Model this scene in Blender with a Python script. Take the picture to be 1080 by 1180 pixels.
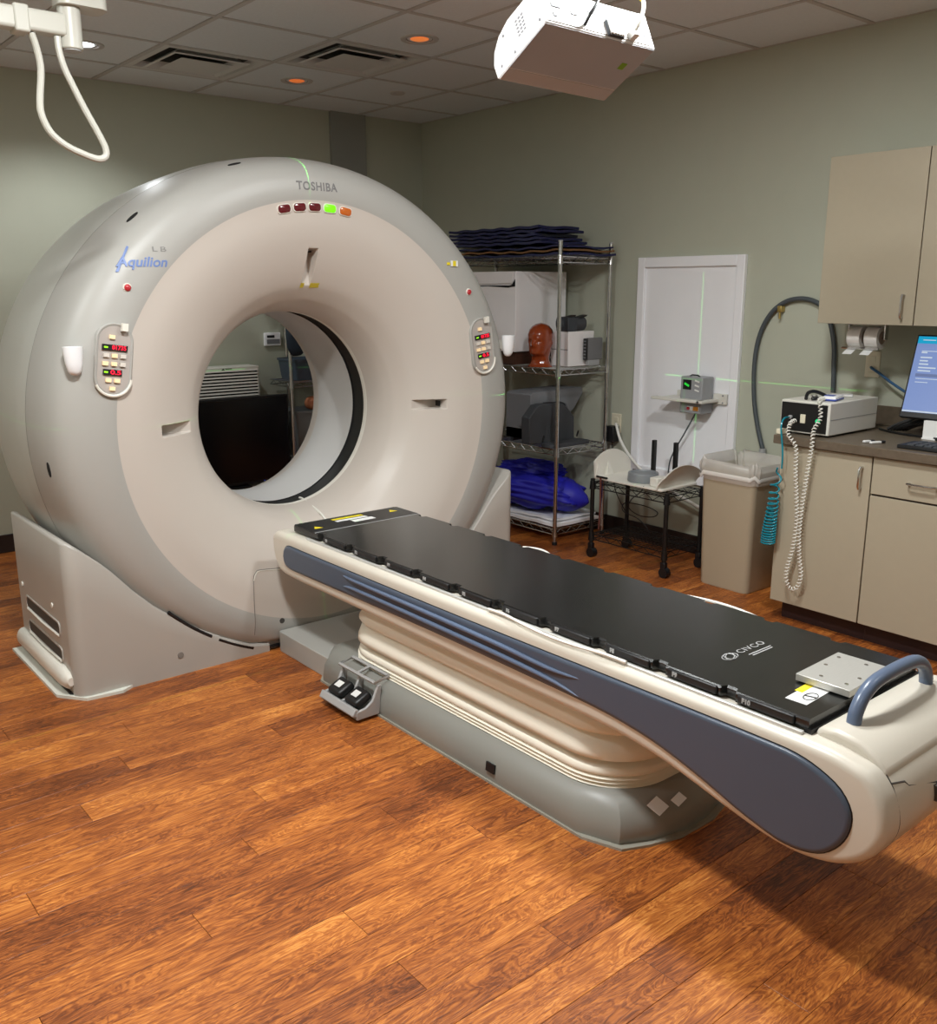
import bpy, bmesh, math, random
import numpy as np
from mathutils import Vector, Matrix, Euler
from mathutils.geometry import tessellate_polygon
random.seed(7); R3 = random.Random(11)
for o in list(bpy.data.objects): bpy.data.objects.remove(o)
scn = bpy.context.scene; COL = scn.collection

# ------------------------------------------------------------------ camera
FPX = 1077.456; CAM = Vector((-2.0796, -5.5035, 1.54)); YAW, PITCH, ROLL = 0.6920, -0.2341, -0.0010
fw = Vector((math.sin(YAW)*math.cos(PITCH), math.cos(YAW)*math.cos(PITCH), math.sin(PITCH)))
rt = Vector((math.cos(YAW), -math.sin(YAW), 0)); up = rt.cross(fw)
rt, up = rt*math.cos(ROLL)+up*math.sin(ROLL), -rt*math.sin(ROLL)+up*math.cos(ROLL)
cd = bpy.data.cameras.new('camera'); cam = bpy.data.objects.new('camera', cd); COL.objects.link(cam)
cd.sensor_fit = 'HORIZONTAL'; cd.sensor_width = 36; cd.lens = 36*FPX/1080; cd.clip_start = .05
m = Matrix((rt, up, -fw)).transposed().to_4x4(); m.translation = CAM; cam.matrix_world = m
scn.camera = cam
def ray(x, y): return fw + rt*((x-540)/FPX) - up*((y-590)/FPX)
def pX(x, y, X): d = ray(x, y); return CAM + d*((X-CAM.x)/d.x)
def pY(x, y, Y): d = ray(x, y); return CAM + d*((Y-CAM.y)/d.y)
def pZ(x, y, Z): d = ray(x, y); return CAM + d*((Z-CAM.z)/d.z)

# ------------------------------------------------------------------ world, exposure, large lights
w = bpy.data.worlds.new('world'); scn.world = w; w.use_nodes = True
w.node_tree.nodes['Background'].inputs[0].default_value = (.75, .8, .9, 1)
w.node_tree.nodes['Background'].inputs[1].default_value = .02
vs = scn.view_settings; vs.view_transform = 'Standard'; vs.look = 'None'; vs.gamma = 1; vs.use_curve_mapping = False
vs.exposure = -0.6
CEIL = 2.74; RW = 2.40; BW = .45; LW = -3.3; FW = -7.2
TROFFERS = [(.37, -3.75, 66, 'round flush ceiling light above the couch'), (-1.25, -3.5, 106, 'round flush ceiling light before the scanner ring'), (-2.55, -2.2, 38, 'round flush ceiling light by the bare wall beside the scanner'), (1.3, -5.4, 13, 'added round flush fill light far from the wall cabinets'), (-1.6, -5.9, 13, 'added round flush fill light furthest from the scanner')]   # ceiling lights beyond the frame, last two added as fill: x, y, watts, label
def area(name, loc, sx, sy, power, col):
    l = bpy.data.lights.new(name, 'AREA'); l.shape = 'RECTANGLE'; l.size = sx; l.size_y = sy; l.energy = power; l.color = col
    o = bpy.data.objects.new(name, l); COL.objects.link(o); o.location = loc; return o

# ------------------------------------------------------------------ helpers
def lin(c): c = c/255; return c/12.92 if c <= .04045 else ((c+.055)/1.055)**2.4
def rgb(r, g, b): return (lin(r), lin(g), lin(b), 1)
MATS = {}
def mat(name, col, rough=.5, metal=0, var=.06, vs_=8, bump=0, bs=200, emis=0, trans=0, alpha=1, coat=0, spec=.5, stretch=None, screen=False):
    """procedural material: colour mottled by noise, optional fine relief"""
    if name in MATS: return MATS[name]
    M = bpy.data.materials.new(name); M.use_nodes = True; nt = M.node_tree; b = nt.nodes['Principled BSDF']
    b.inputs['Roughness'].default_value = rough; b.inputs['Metallic'].default_value = metal
    b.inputs['Specular IOR Level'].default_value = spec; b.inputs['Coat Weight'].default_value = coat
    b.inputs['Transmission Weight'].default_value = trans; b.inputs['Alpha'].default_value = alpha
    tc = nt.nodes.new('ShaderNodeTexCoord'); src = tc.outputs['Object']
    if stretch:
        mp = nt.nodes.new('ShaderNodeMapping'); mp.inputs['Scale'].default_value = stretch; nt.links.new(src, mp.inputs[0]); src = mp.outputs[0]
    n = nt.nodes.new('ShaderNodeTexNoise'); n.inputs['Scale'].default_value = vs_; n.inputs['Detail'].default_value = 4
    nt.links.new(src, n.inputs['Vector'])
    mx = nt.nodes.new('ShaderNodeMix'); mx.data_type = 'RGBA'
    mx.inputs[6].default_value = tuple(max(0, c*(1-var)) for c in col[:3])+(1,); mx.inputs[7].default_value = tuple(min(1, c*(1+var)) for c in col[:3])+(1,)
    nt.links.new(n.outputs['Fac'], mx.inputs[0]); nt.links.new(mx.outputs[2], b.inputs['Base Color'])
    if bump:
        n2 = nt.nodes.new('ShaderNodeTexNoise'); n2.inputs['Scale'].default_value = bs; nt.links.new(src, n2.inputs['Vector'])
        bp = nt.nodes.new('ShaderNodeBump'); bp.inputs['Strength'].default_value = bump; bp.inputs['Distance'].default_value = .002
        nt.links.new(n2.outputs['Fac'], bp.inputs['Height']); nt.links.new(bp.outputs[0], b.inputs['Normal'])
    if screen:
        for k in (6, 7): mx.inputs[k].default_value = tuple(c*.04 for c in col[:3])+(1,)
    if emis:
        b.inputs['Emission Color'].default_value = col; b.inputs['Emission Strength'].default_value = emis
    MATS[name] = M; return M

class MB:
    def __init__(s): s.v = []; s.f = []
    def add(s, v, f): n = len(s.v); s.v += [tuple(a) for a in v]; s.f += [tuple(i+n for i in q) for q in f]; return s
    def box(s, x0, x1, y0, y1, z0, z1):
        v = [(x, y, z) for z in (z0, z1) for y in (y0, y1) for x in (x0, x1)]
        return s.add(v, [(0, 2, 3, 1), (4, 5, 7, 6), (0, 1, 5, 4), (2, 6, 7, 3), (0, 4, 6, 2), (1, 3, 7, 5)])
    def obox(s, c, sz, M):
        v = []
        for z in (-.5, .5):
            for y in (-.5, .5):
                for x in (-.5, .5): v.append(Vector(c)+M@Vector((x*sz[0], y*sz[1], z*sz[2])))
        return s.add(v, [(0, 2, 3, 1), (4, 5, 7, 6), (0, 1, 5, 4), (2, 6, 7, 3), (0, 4, 6, 2), (1, 3, 7, 5)])
    def cyl(s, a, b, r, n=16, r1=None, cap=True):
        a = Vector(a); b = Vector(b); d = (b-a).normalized(); u = d.orthogonal().normalized(); k = d.cross(u); r1 = r if r1 is None else r1
        v = []
        for p, q in ((a, r), (b, r1)):
            for i in range(n): t = 2*math.pi*i/n; v.append(p+u*(q*math.cos(t))+k*(q*math.sin(t)))
        f = [(i, (i+1) % n, n+(i+1) % n, n+i) for i in range(n)]
        if cap: f += [tuple(range(n-1, -1, -1)), tuple(range(n, 2*n))]
        return s.add(v, f)
    def tube(s, pts, r, n=8, closed=False):
        pts = [Vector(p) for p in pts]; N = len(pts); v = []; u = None
        for i, p in enumerate(pts):
            a = pts[(i-1) % N] if (closed or i) else p; b = pts[(i+1) % N] if (closed or i < N-1) else p
            d = (b-a).normalized()
            if u is None: u = d.orthogonal().normalized()
            u = (u-d*u.dot(d)); u = u.normalized() if u.length > 1e-6 else d.orthogonal().normalized()
            k = d.cross(u); q = r[i] if isinstance(r, (list, tuple)) else r
            for j in range(n): t = 2*math.pi*j/n; v.append(p+u*(q*math.cos(t))+k*(q*math.sin(t)))
        f = []
        for i in range(N if closed else N-1):
            for j in range(n): f.append((i*n+j, i*n+(j+1) % n, ((i+1) % N)*n+(j+1) % n, ((i+1) % N)*n+j))
        if not closed: f += [tuple(range(n-1, -1, -1)), tuple(range((N-1)*n, N*n))]
        return s.add(v, f)
    def lathe(s, prof, c=(0, 0, 0), n=32, cap=True):      # (r,z) about the vertical
        v = []; N = len(prof)
        for r, z in prof:
            for i in range(n): t = 2*math.pi*i/n; v.append((c[0]+r*math.cos(t), c[1]+r*math.sin(t), c[2]+z))
        f = [(a*n+i, a*n+(i+1) % n, (a+1)*n+(i+1) % n, (a+1)*n+i) for a in range(N-1) for i in range(n)]
        if cap: f += [tuple(range(n-1, -1, -1)), tuple(range((N-1)*n, N*n))]
        return s.add(v, f)
    def loops(s, loops, cap=True, close=True):            # stack of equally long closed loops
        n = len(loops[0]); v = [p for l in loops for p in l]; N = len(loops)
        f = [(a*n+i, a*n+(i+1) % n, (a+1)*n+(i+1) % n, (a+1)*n+i) for a in range(N-1) for i in range(n)]
        if cap and n > 8:                                   # concave outlines: triangulate the end faces properly
            for b in (0, (N-1)*n):
                for tri in tessellate_polygon([[Vector(p) for p in v[b:b+n]]]): f.append(tuple(b+i for i in tri))
        elif cap: f += [tuple(range(n-1, -1, -1)), tuple(range((N-1)*n, N*n))]
        return s.add(v, f)
    def prism(s, poly, ax, a0, a1):
        def p3(q, a): return {'x': (a, q[0], q[1]), 'y': (q[0], a, q[1]), 'z': (q[0], q[1], a)}[ax]
        return s.loops([[p3(q, a0) for q in poly], [p3(q, a1) for q in poly]])
    def grid(s, P, nu, nv, closed_u=False):
        f = []
        for j in range(nv-1):
            for i in range(nu if closed_u else nu-1): f.append((j*nu+i, j*nu+(i+1) % nu, (j+1)*nu+(i+1) % nu, (j+1)*nu+i))
        return s.add(P, f)
OFF = {}
def link(name, me, parent=None):
    o = bpy.data.objects.new(name, me); COL.objects.link(o)
    if parent: o.parent = parent
    return o
def build(name, mb, m, parent=None, bevel=0, seg=2, ang=35, label=None, sub=0, local=False, solid=0):
    off = Vector((0, 0, 0))
    if parent and not local:
        q = parent
        while q.parent: q = q.parent
        off = Vector(OFF.get(q.name, (0, 0, 0)))
    me = bpy.data.meshes.new(name); me.from_pydata([tuple(Vector(p)-off) for p in mb.v], [], mb.f)
    bm = bmesh.new(); bm.from_mesh(me); bmesh.ops.recalc_face_normals(bm, faces=bm.faces); bm.to_mesh(me); bm.free()
    me.materials.append(m)
    for p in me.polygons: p.use_smooth = True
    me.set_sharp_from_angle(angle=math.radians(ang))
    o = link(name, me, parent)
    if solid: md = o.modifiers.new('solid', 'SOLIDIFY'); md.thickness = solid; md.offset = 0
    if bevel: md = o.modifiers.new('bevel', 'BEVEL'); md.width = bevel; md.segments = seg; md.limit_method = 'ANGLE'; md.angle_limit = math.radians(40); md.harden_normals = False
    if sub: md = o.modifiers.new('sub', 'SUBSURF'); md.levels = sub; md.render_levels = sub
    if label: o['label'] = label
    return o
def tag(o, label, cat, group=None, kind=None):
    o['label'] = label; o['category'] = cat
    if group: o['group'] = group
    if kind: o['kind'] = kind
    return o
def thing(name, label, cat, loc=(0, 0, 0), group=None, kind=None):
    o = bpy.data.objects.new(name, None); COL.objects.link(o); o.location = loc; o.empty_display_size = .1
    OFF[o.name] = tuple(loc); return tag(o, label, cat, group, kind)
def single(name, mb, m, label, cat, group=None, kind=None, **k):
    return tag(build(name, mb, m, None, **k), label, cat, group, kind)
def text(name, s, size, loc, rot, m, parent, depth=.0008, shear=0, weight=0, width=None, space=1):
    c = bpy.data.curves.new(name, 'FONT'); c.body = s; c.size = size; c.extrude = depth; c.shear = shear; c.offset = weight; c.align_x = 'CENTER'; c.align_y = 'CENTER'; c.space_character = space
    t = bpy.data.objects.new('t', c); COL.objects.link(t); bpy.context.view_layer.update()
    me = bpy.data.meshes.new_from_object(t.evaluated_get(bpy.context.evaluated_depsgraph_get())); bpy.data.objects.remove(t)
    if width:
        xs = [v.co.x for v in me.vertices]; k = width/(max(xs)-min(xs))
        for v in me.vertices: v.co.x *= k
    me.materials.clear(); me.materials.append(m); me.name = name
    q = parent
    while q.parent: q = q.parent
    M = rot if isinstance(rot, Matrix) else Euler(rot).to_matrix()
    off = Vector(loc)-Vector(OFF.get(q.name, (0, 0, 0)))
    for v in me.vertices: v.co = M@v.co+off
    return link(name, me, parent)
def smooth_path(pts, n=8):
    P = [Vector(p) for p in pts]; out = []
    for i in range(len(P)-1):
        a = P[max(i-1, 0)]; b = P[i]; c = P[i+1]; d = P[min(i+2, len(P)-1)]
        for k in range(n):
            t = k/n; out.append(.5*((2*b)+(c-a)*t+(2*a-5*b+4*c-d)*t*t+(3*b-a-3*c+d)*t**3))
    return out+[P[-1]]
def coil(path, R, turns, r, n=6, seg=10):
    P = smooth_path(path, 24); L = [0]
    for a, b in zip(P, P[1:]): L.append(L[-1]+(b-a).length)
    N = turns*seg; out = []; u = None; j = 0
    for i in range(N+1):
        s = L[-1]*i/N
        while j < len(L)-2 and L[j+1] < s: j += 1
        t = (s-L[j])/max(1e-9, L[j+1]-L[j]); p = P[j].lerp(P[j+1], t); d = (P[j+1]-P[j]).normalized()
        if u is None: u = d.orthogonal().normalized()
        u = (u-d*u.dot(d)).normalized(); k = d.cross(u); a = 2*math.pi*i/seg
        out.append(p+u*(R*math.cos(a))+k*(R*math.sin(a)))
    return MB().tube(out, r, n)
def rrect(hx, hy, r, n=6, c=(0, 0)):
    o = []
    for cx, cy, a0 in ((hx-r, hy-r, 0), (-hx+r, hy-r, 90), (-hx+r, -hy+r, 180), (hx-r, -hy+r, 270)):
        for i in range(n+1): a = math.radians(a0+90*i/n); o.append((c[0]+cx+r*math.cos(a), c[1]+cy+r*math.sin(a)))
    return o
def copy_tree(o, parent=None):
    c = o.copy(); COL.objects.link(c); c.parent = parent
    for ch in o.children: copy_tree(ch, c)
    return c

# ------------------------------------------------------------------ materials
m_wall = mat('wall_paint', rgb(182, 184, 167), .75, var=.03, bump=.15, bs=350)
m_wall_dark = mat('wall_dark_paint', rgb(146, 148, 142), .75, var=.03)
m_tile = mat('ceiling_tile', rgb(226, 230, 234), .9, var=.05, vs_=60, bump=.5, bs=160)
m_bar = mat('ceiling_bar', rgb(196, 192, 190), .6, var=.02)
m_white = mat('white_trim_paint', rgb(243, 243, 246), .45, var=.015)
m_black = mat('black_plastic', rgb(20, 20, 22), .45, var=.1)
m_base = mat('baseboard_vinyl', rgb(38, 27, 24), .45, var=.1)
m_gantry = mat('gantry_shell', rgb(196, 187, 178), .42, var=.012, vs_=3)
m_ring = mat('gantry_ring', rgb(167, 165, 160), .44, var=.012, vs_=3)
m_side = mat('gantry_side', rgb(182, 182, 176), .28, var=.012, vs_=3)
m_skirt = mat('gantry_skirt', rgb(174, 169, 162), .38, var=.015, vs_=4)
m_tunnel = mat('tunnel_shell', rgb(196, 194, 192), .4, var=.01)
m_groove = mat('seam_shadow_gap', rgb(70, 66, 62), .7, var=.05)
m_lip = mat('light_lip', rgb(226, 222, 212), .4, var=.02)
m_cream = mat('couch_shell', rgb(206, 199, 186), .36, var=.015, vs_=5)
m_bellow = mat('bellows_vinyl', rgb(236, 231, 216), .45, var=.02, vs_=6)
m_inlay = mat('blue_inlay', rgb(72, 82, 98), .36, var=.03)
m_inlay2 = mat('blue_handle', rgb(92, 106, 130), .3, var=.03)
m_cbase = mat('couch_base_grey', rgb(136, 136, 130), .42, var=.03)
m_carbon = mat('carbon_board', rgb(25, 25, 25), .22, var=.4, vs_=10, spec=.55, stretch=(1, 3, 1))
m_carbon2 = mat('carbon_front', rgb(22, 22, 23), .4, var=.1)
m_steel = mat('brushed_steel', rgb(196, 194, 188), .42, metal=.55, var=.08, vs_=40, stretch=(1, 12, 1))
m_chrome = mat('chrome_wire', rgb(205, 205, 205), .22, metal=1, var=.15, vs_=40)
m_alu = mat('aluminium_rail', rgb(205, 204, 200), .35, metal=.35, var=.05)
m_cab = mat('taupe_laminate', rgb(168, 158, 137), .5, var=.025, vs_=30)
m_cabin = mat('cabinet_gap', rgb(60, 50, 42), .7)
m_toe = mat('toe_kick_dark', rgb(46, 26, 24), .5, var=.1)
m_counter = mat('stone_laminate', rgb(98, 86, 72), .35, var=.28, vs_=45)
m_bin = mat('bin_plastic', rgb(190, 180, 156), .5, var=.02)
m_blue = mat('royal_blue_fabric', rgb(30, 28, 165), .55, var=.2, vs_=12, bump=.4, bs=60)
m_navy = mat('navy_vinyl', rgb(24, 26, 74), .28, var=.3, vs_=14)
m_mattan = mat('tan_backing', rgb(120, 84, 50), .6, var=.15)
m_carton = mat('white_carton', rgb(242, 238, 238), .7, var=.02)
m_brown = mat('brown_box', rgb(74, 42, 26), .6, var=.15)
m_head = mat('terracotta_gloss', rgb(140, 58, 24), .16, var=.1, vs_=5, coat=.6)
m_dgrey = mat('dark_grey_foam', rgb(62, 64, 68), .7, var=.08)
m_mgrey = mat('mid_grey_foam', rgb(122, 123, 127), .65, var=.06)
m_lgrey = mat('light_grey_plastic', rgb(166, 166, 166), .45, var=.04)
m_equip = mat('equipment_white', rgb(216, 213, 204), .42, var=.02)
m_hose = mat('grey_hose', rgb(74, 80, 84), .45, var=.05)
m_cordw = mat('white_cord', rgb(226, 224, 216), .45, var=.02)
m_cordk = mat('black_cord', rgb(16, 16, 17), .5)
m_teal = mat('teal_tube', rgb(24, 150, 170), .2, var=.1, trans=.35)
m_red = mat('red_lens', rgb(92, 18, 28), .15, var=.1, coat=1)
m_redb = mat('red_button', rgb(178, 40, 50), .2, var=.08, coat=1)
m_green = mat('green_lamp_lit', rgb(110, 235, 20), .3, emis=1.0)
m_amber = mat('amber_lens', rgb(186, 92, 26), .2, coat=1, emis=.12)
m_digit = mat('red_led_digit', rgb(255, 30, 60), .4, emis=1.3)
m_gled = mat('green_led', rgb(150, 230, 40), .4, emis=.9)
m_btn = mat('backlit_key', rgb(244, 214, 170), .4, emis=.35)
m_btn2 = mat('pale_key', rgb(214, 206, 196), .45)
m_yel = mat('yellow_label', rgb(226, 205, 36), .5, var=.05)
m_lab = mat('white_label', rgb(228, 228, 226), .5, var=.02)
m_logo = mat('grey_logo', rgb(112, 110, 110), .5)
m_bluelogo = mat('blue_logo', rgb(108, 130, 182), .5)
m_ink = mat('black_ink', rgb(24, 24, 26), .6)
m_wink = mat('white_ink', rgb(165, 165, 165), .6)
m_ivory = mat('ivory_plate', rgb(222, 214, 190), .45)

def floor_mat():
    M = bpy.data.materials.new('hand_scraped_wood'); M.use_nodes = True; nt = M.node_tree; L = nt.links.new; N = nt.nodes.new; b = nt.nodes['Principled BSDF']
    tc = N('ShaderNodeTexCoord'); oi = N('ShaderNodeObjectInfo')
    cm = N('ShaderNodeCombineXYZ')
    for i, k in enumerate((37., 53., 11.)):
        mu = N('ShaderNodeMath'); mu.operation = 'MULTIPLY'; mu.inputs[1].default_value = k; L(oi.outputs['Random'], mu.inputs[0]); L(mu.outputs[0], cm.inputs[i])
    ad = N('ShaderNodeVectorMath'); ad.operation = 'ADD'; L(tc.outputs['Object'], ad.inputs[0]); L(cm.outputs[0], ad.inputs[1])
    def noise(sc, scale, det=5, dist=0):
        mp = N('ShaderNodeMapping'); mp.inputs['Scale'].default_value = sc; L(ad.outputs[0], mp.inputs[0])
        n = N('ShaderNodeTexNoise'); n.inputs['Scale'].default_value = scale; n.inputs['Detail'].default_value = det; n.inputs['Distortion'].default_value = dist; n.inputs['Roughness'].default_value = .6
        L(mp.outputs[0], n.inputs['Vector']); return n.outputs['Fac']
    fig = noise((1.0, 5.0, 1), 3.2, 4, 1.6); fine = noise((1.6, 26., 1), 6, 5, .4); blot = noise((1, 2.2, 1), 2.4, 3)
    # figured grain rings: wave over a distorted noise
    mw = N('ShaderNodeMath'); mw.operation = 'MULTIPLY'; mw.inputs[1].default_value = 60; L(fig, mw.inputs[0])
    sn = N('ShaderNodeMath'); sn.operation = 'SINE'; L(mw.outputs[0], sn.inputs[0])
    s2 = N('ShaderNodeMath'); s2.operation = 'MULTIPLY_ADD'; s2.inputs[1].default_value = .085; L(sn.outputs[0], s2.inputs[0])
    def ma(a, k, c):
        q = N('ShaderNodeMath'); q.operation = 'MULTIPLY_ADD'; q.inputs[1].default_value = k; L(a, q.inputs[0])
        if hasattr(c, 'default_value') or True:
            if isinstance(c, (int, float)): q.inputs[2].default_value = c
            else: L(c, q.inputs[2])
        return q.outputs[0]
    t = ma(fine, .72, ma(blot, .62, ma(oi.outputs['Random'], .20, -.27))); L(t, s2.inputs[2]); val = s2.outputs[0]
    cr = N('ShaderNodeValToRGB'); L(val, cr.inputs[0]); e = cr.color_ramp.elements
    e[0].position = .16; e[0].color = rgb(68, 33, 15); e[1].position = .84; e[1].color = rgb(222, 150, 76)
    for p, c in ((.34, rgb(112, 58, 26)), (.50, rgb(152, 84, 37)), (.66, rgb(188, 113, 50))): q = e.new(p); q.color = c
    L(cr.outputs[0], b.inputs['Base Color']); b.inputs['Roughness'].default_value = .42; b.inputs['Specular IOR Level'].default_value = .4
    bp = N('ShaderNodeBump'); bp.inputs['Strength'].default_value = .35; bp.inputs['Distance'].default_value = .003; L(val, bp.inputs['Height']); L(bp.outputs[0], b.inputs['Normal'])
    return M
m_floor = floor_mat()

# ------------------------------------------------------------------ the room
def struct(name, mb, m, label=None, parent=None, **k):
    o = build(name, mb, m, parent, **k)
    if parent is None: o['kind'] = 'structure'; o['label'] = label; o['category'] = name.split('_')[0]
    return o
fl = struct('floor', MB().box(LW, RW, FW, BW, -.06, -.006), m_base, 'brown hand-scraped wood plank floor of the scanner room')
PW = .1185; lens = [1.21, .86, .62]; pm = {}
def plank_mesh(L):
    key = round(L, 3)
    if key not in pm:
        mb = MB(); x = L/2-.0006; y = PW/2-.0005; c = .0008
        mb.loops([[(-x, -y, -.006), (x, -y, -.006), (x, y, -.006), (-x, y, -.006)], [(-x, -y, -.0006), (x, -y, -.0006), (x, y, -.0006), (-x, y, -.0006)], [(-x+c, -y+c, 0), (x-c, -y+c, 0), (x-c, y-c, 0), (-x+c, y-c, 0)]])
        me = bpy.data.meshes.new('plank'); me.from_pydata(mb.v, [], mb.f); me.materials.append(m_floor); pm[key] = me
    return pm[key]
y = BW-PW/2; row = 0; rest = MB()
while y > FW+PW/2:
    x = LW
    first = [.5, 1.0, .25, .78, .38, 1.13][row % 6]*(.9+.2*R3.random())
    while x < RW-.02:
        L = first if x == LW else 1.21
        L = round(min(L, RW-x)*20)/20 if RW-x > L+.12 else RW-x
        L = round(L, 3)
        if y > -5.0 and not (x+L < -2.6):
            o = link('plank', plank_mesh(L), fl); o.location = (x+L/2, y, 0)
        else:
            rest.box(x+.0006, x+L-.0006, y-PW/2+.0005, y+PW/2-.0005, -.006, 0)
        x += L
    y -= PW; row += 1
o = build('planks_beyond', rest, m_floor, fl); o['kind'] = 'stuff'

struct('wall_right', MB().box(RW, RW+.1, FW, BW+.1, -.06, CEIL+.15), m_wall, 'sage green painted wall behind shelves and cabinets')
struct('wall_back', MB().box(LW, RW, BW, BW+.1, -.06, CEIL+.15), m_wall, 'sage green painted wall behind the scanner')
struct('wall_left', MB().box(LW-.1, LW, FW, BW, -.06, CEIL+.15), m_wall, 'plain sage green wall facing the cabinets')
struct('wall_front', MB().box(LW, RW, FW-.1, FW, -.06, CEIL+.15), m_wall, 'plain sage green wall opposite the scanner')
struct('baseboard_right', MB().box(RW-.012, RW, -3.15, BW, 0, .11), m_base, 'dark brown vinyl baseboard under the wire cart', bevel=.003)
struct('baseboard_back', MB().box(LW, RW-.012, BW-.012, BW, 0, .11), m_base, 'dark brown vinyl baseboard behind the scanner', bevel=.003)
struct('trim_1', MB().box(1.60, 1.885, BW-.03, BW, .11, CEIL-.002), m_wall_dark, 'darker grey upright panel on the back wall')

T = .61
ce = struct('ceiling', MB().box(LW, RW, FW, BW, CEIL+.03, CEIL+.12), m_tile, 'suspended ceiling of square grey tiles')
xs = [LW]+[k*T for k in range(-5, 4)]+[RW]; ys = [BW]+[-k*T for k in range(0, 12)]+[FW]
for k in xs[1:-1]: build('grid_bar', MB().box(k-.012, k+.012, FW, BW, CEIL-.006, CEIL+.03), m_bar, ce)
for k in ys[1:-1]: build('grid_bar', MB().box(LW, RW, k-.0115, k+.0115, CEIL-.0055, CEIL+.03), m_bar, ce)
build('grid_bar', MB().box(1.5*T-.011, 1.5*T+.011, -4*T, -3*T, CEIL-.005, CEIL+.03), m_bar, ce)
for nm, a in (('edge_angle', (RW-.02, RW, FW, BW)), ('edge_angle', (LW, RW, BW-.02, BW))): build(nm, MB().box(*a, CEIL-.004, CEIL+.004), m_bar, ce)
VENTS = [(.5*T, -.5*T), (1.5*T, -1.5*T)]
tm = {}
for i in range(len(xs)-1):
    for j in range(len(ys)-1):
        x0, x1 = xs[i]+.0125, xs[i+1]-.0125; y1, y0 = ys[j]-.0125, ys[j+1]+.0125; cx, cy = (x0+x1)/2, (y0+y1)/2
        if any(abs(cx-a)+abs(cy-b) < .05 for a, b in VENTS): continue
        w_, h_ = round(x1-x0, 4), round(y1-y0, 4)
        if (w_, h_) not in tm:
            mb = MB(); a, b = w_/2, h_/2; c = .006
            mb.loops([[(-a+c, -b+c, -.003), (a-c, -b+c, -.003), (a-c, b-c, -.003), (-a+c, b-c, -.003)], [(-a, -b, .004), (a, -b, .004), (a, b, .004), (-a, b, .004)], [(-a, -b, .02), (a, -b, .02), (a, b, .02), (-a, b, .02)]])
            me = bpy.data.meshes.new('tile'); me.from_pydata(mb.v, [], mb.f); me.materials.append(m_tile)
            bm = bmesh.new(); bm.from_mesh(me); bmesh.ops.recalc_face_normals(bm, faces=bm.faces); bm.to_mesh(me); bm.free(); tm[(w_, h_)] = me
        o = link('tile', tm[(w_, h_)], ce); o.location = (cx, cy, CEIL)
exec_later = []

# ceiling diffusers
m_vent = mat('diffuser_metal', rgb(214, 212, 210), .45, var=.03); m_void = mat('duct_void', rgb(14, 13, 13), .9)
for i, (vx, vy) in enumerate(VENTS):
    t = thing('ceiling_vent', ['square stepped air vent beside the lit white downlight', 'square stepped air vent between the two dim orange downlights'][i], 'air vent', (vx, vy, CEIL), 'square air vents in the ceiling')
    h = T/2-.012
    def sq(r, z): return [(vx-r, vy-r, CEIL+z), (vx+r, vy-r, CEIL+z), (vx+r, vy+r, CEIL+z), (vx-r, vy+r, CEIL+z)]
    build('frame', MB().loops([sq(h, .012), sq(h, -.006), sq(h-.035, -.006), sq(h-.05, .026)], cap=False), m_vent, t, ang=20)
    build('duct', MB().loops([sq(h-.045, .0285), sq(h-.045, .024)]), mat('duct_inside', rgb(62, 60, 58), .8), t)
    for r in (.215,):
        build('louver', MB().loops([sq(r, -.012), sq(r-.012, -.016), sq(r-.055, .017), sq(r-.045, .019)], cap=False), m_vent, t, ang=20)
    build('centre_plate', MB().loops([sq(.125, -.012), sq(.15, -.02), sq(.08, -.0205)]), m_vent, t, ang=20)
# recessed downlights
def downlight(x, y, colour, es, label, group=None, power=0):
    t = thing('recessed_downlight', label, 'ceiling light', (x, y, CEIL), group)
    build('trim_ring', MB().lathe([(.095, -.003), (.093, -.008), (.07, -.008), (.066, -.004)], (x, y, CEIL), 32, False), m_bar, t)
    build('reflector', MB().lathe([(.068, -.0035), (.062, -.003), (.05, -.0025)], (x, y, CEIL), 32, False), mat('reflector', rgb(120, 105, 95), .4, metal=.6), t)
    em = mat('lamp_%d' % int(es*100), colour, .4, var=.05, emis=es)
    build('bulb', MB().lathe([(.046, -.0045), (.036, -.008), (.018, -.010), (.004, -.0105)], (x, y, CEIL), 28), em, t)
    if power:
        l = bpy.data.lights.new('downlight_lamp', 'SPOT'); l.energy = power; l.spot_size = 2.4; l.spot_blend = .6; l.shadow_soft_size = .05; l.color = (.94, .98, 1)
        lo = bpy.data.objects.new('downlight_lamp', l); COL.objects.link(lo); lo.parent = t; lo.location = (0, 0, -.03)
downlight(.937, -1.49, rgb(255, 140, 70), .8, 'dim orange downlight nearer the hanging projector')
downlight(.944, -.27, rgb(255, 130, 60), .65, 'dim orange downlight close to the back wall')
downlight(-.30, -.335, rgb(255, 255, 255), 9, 'bright white downlight beside the ceiling boom arm', power=75)
t = thing('sprinkler_cover', 'small flat round sprinkler cover plate on the ceiling', 'sprinkler', (1.60, -.37, CEIL))
build('plate', MB().lathe([(.045, -.003), (.045, -.012), (.04, -.014)], (1.60, -.37, CEIL), 24), m_bar, t)
build('collar', MB().lathe([(.052, -.0031), (.052, -.006), (.046, -.006)], (1.60, -.37, CEIL), 24, False), m_vent, t)
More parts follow.
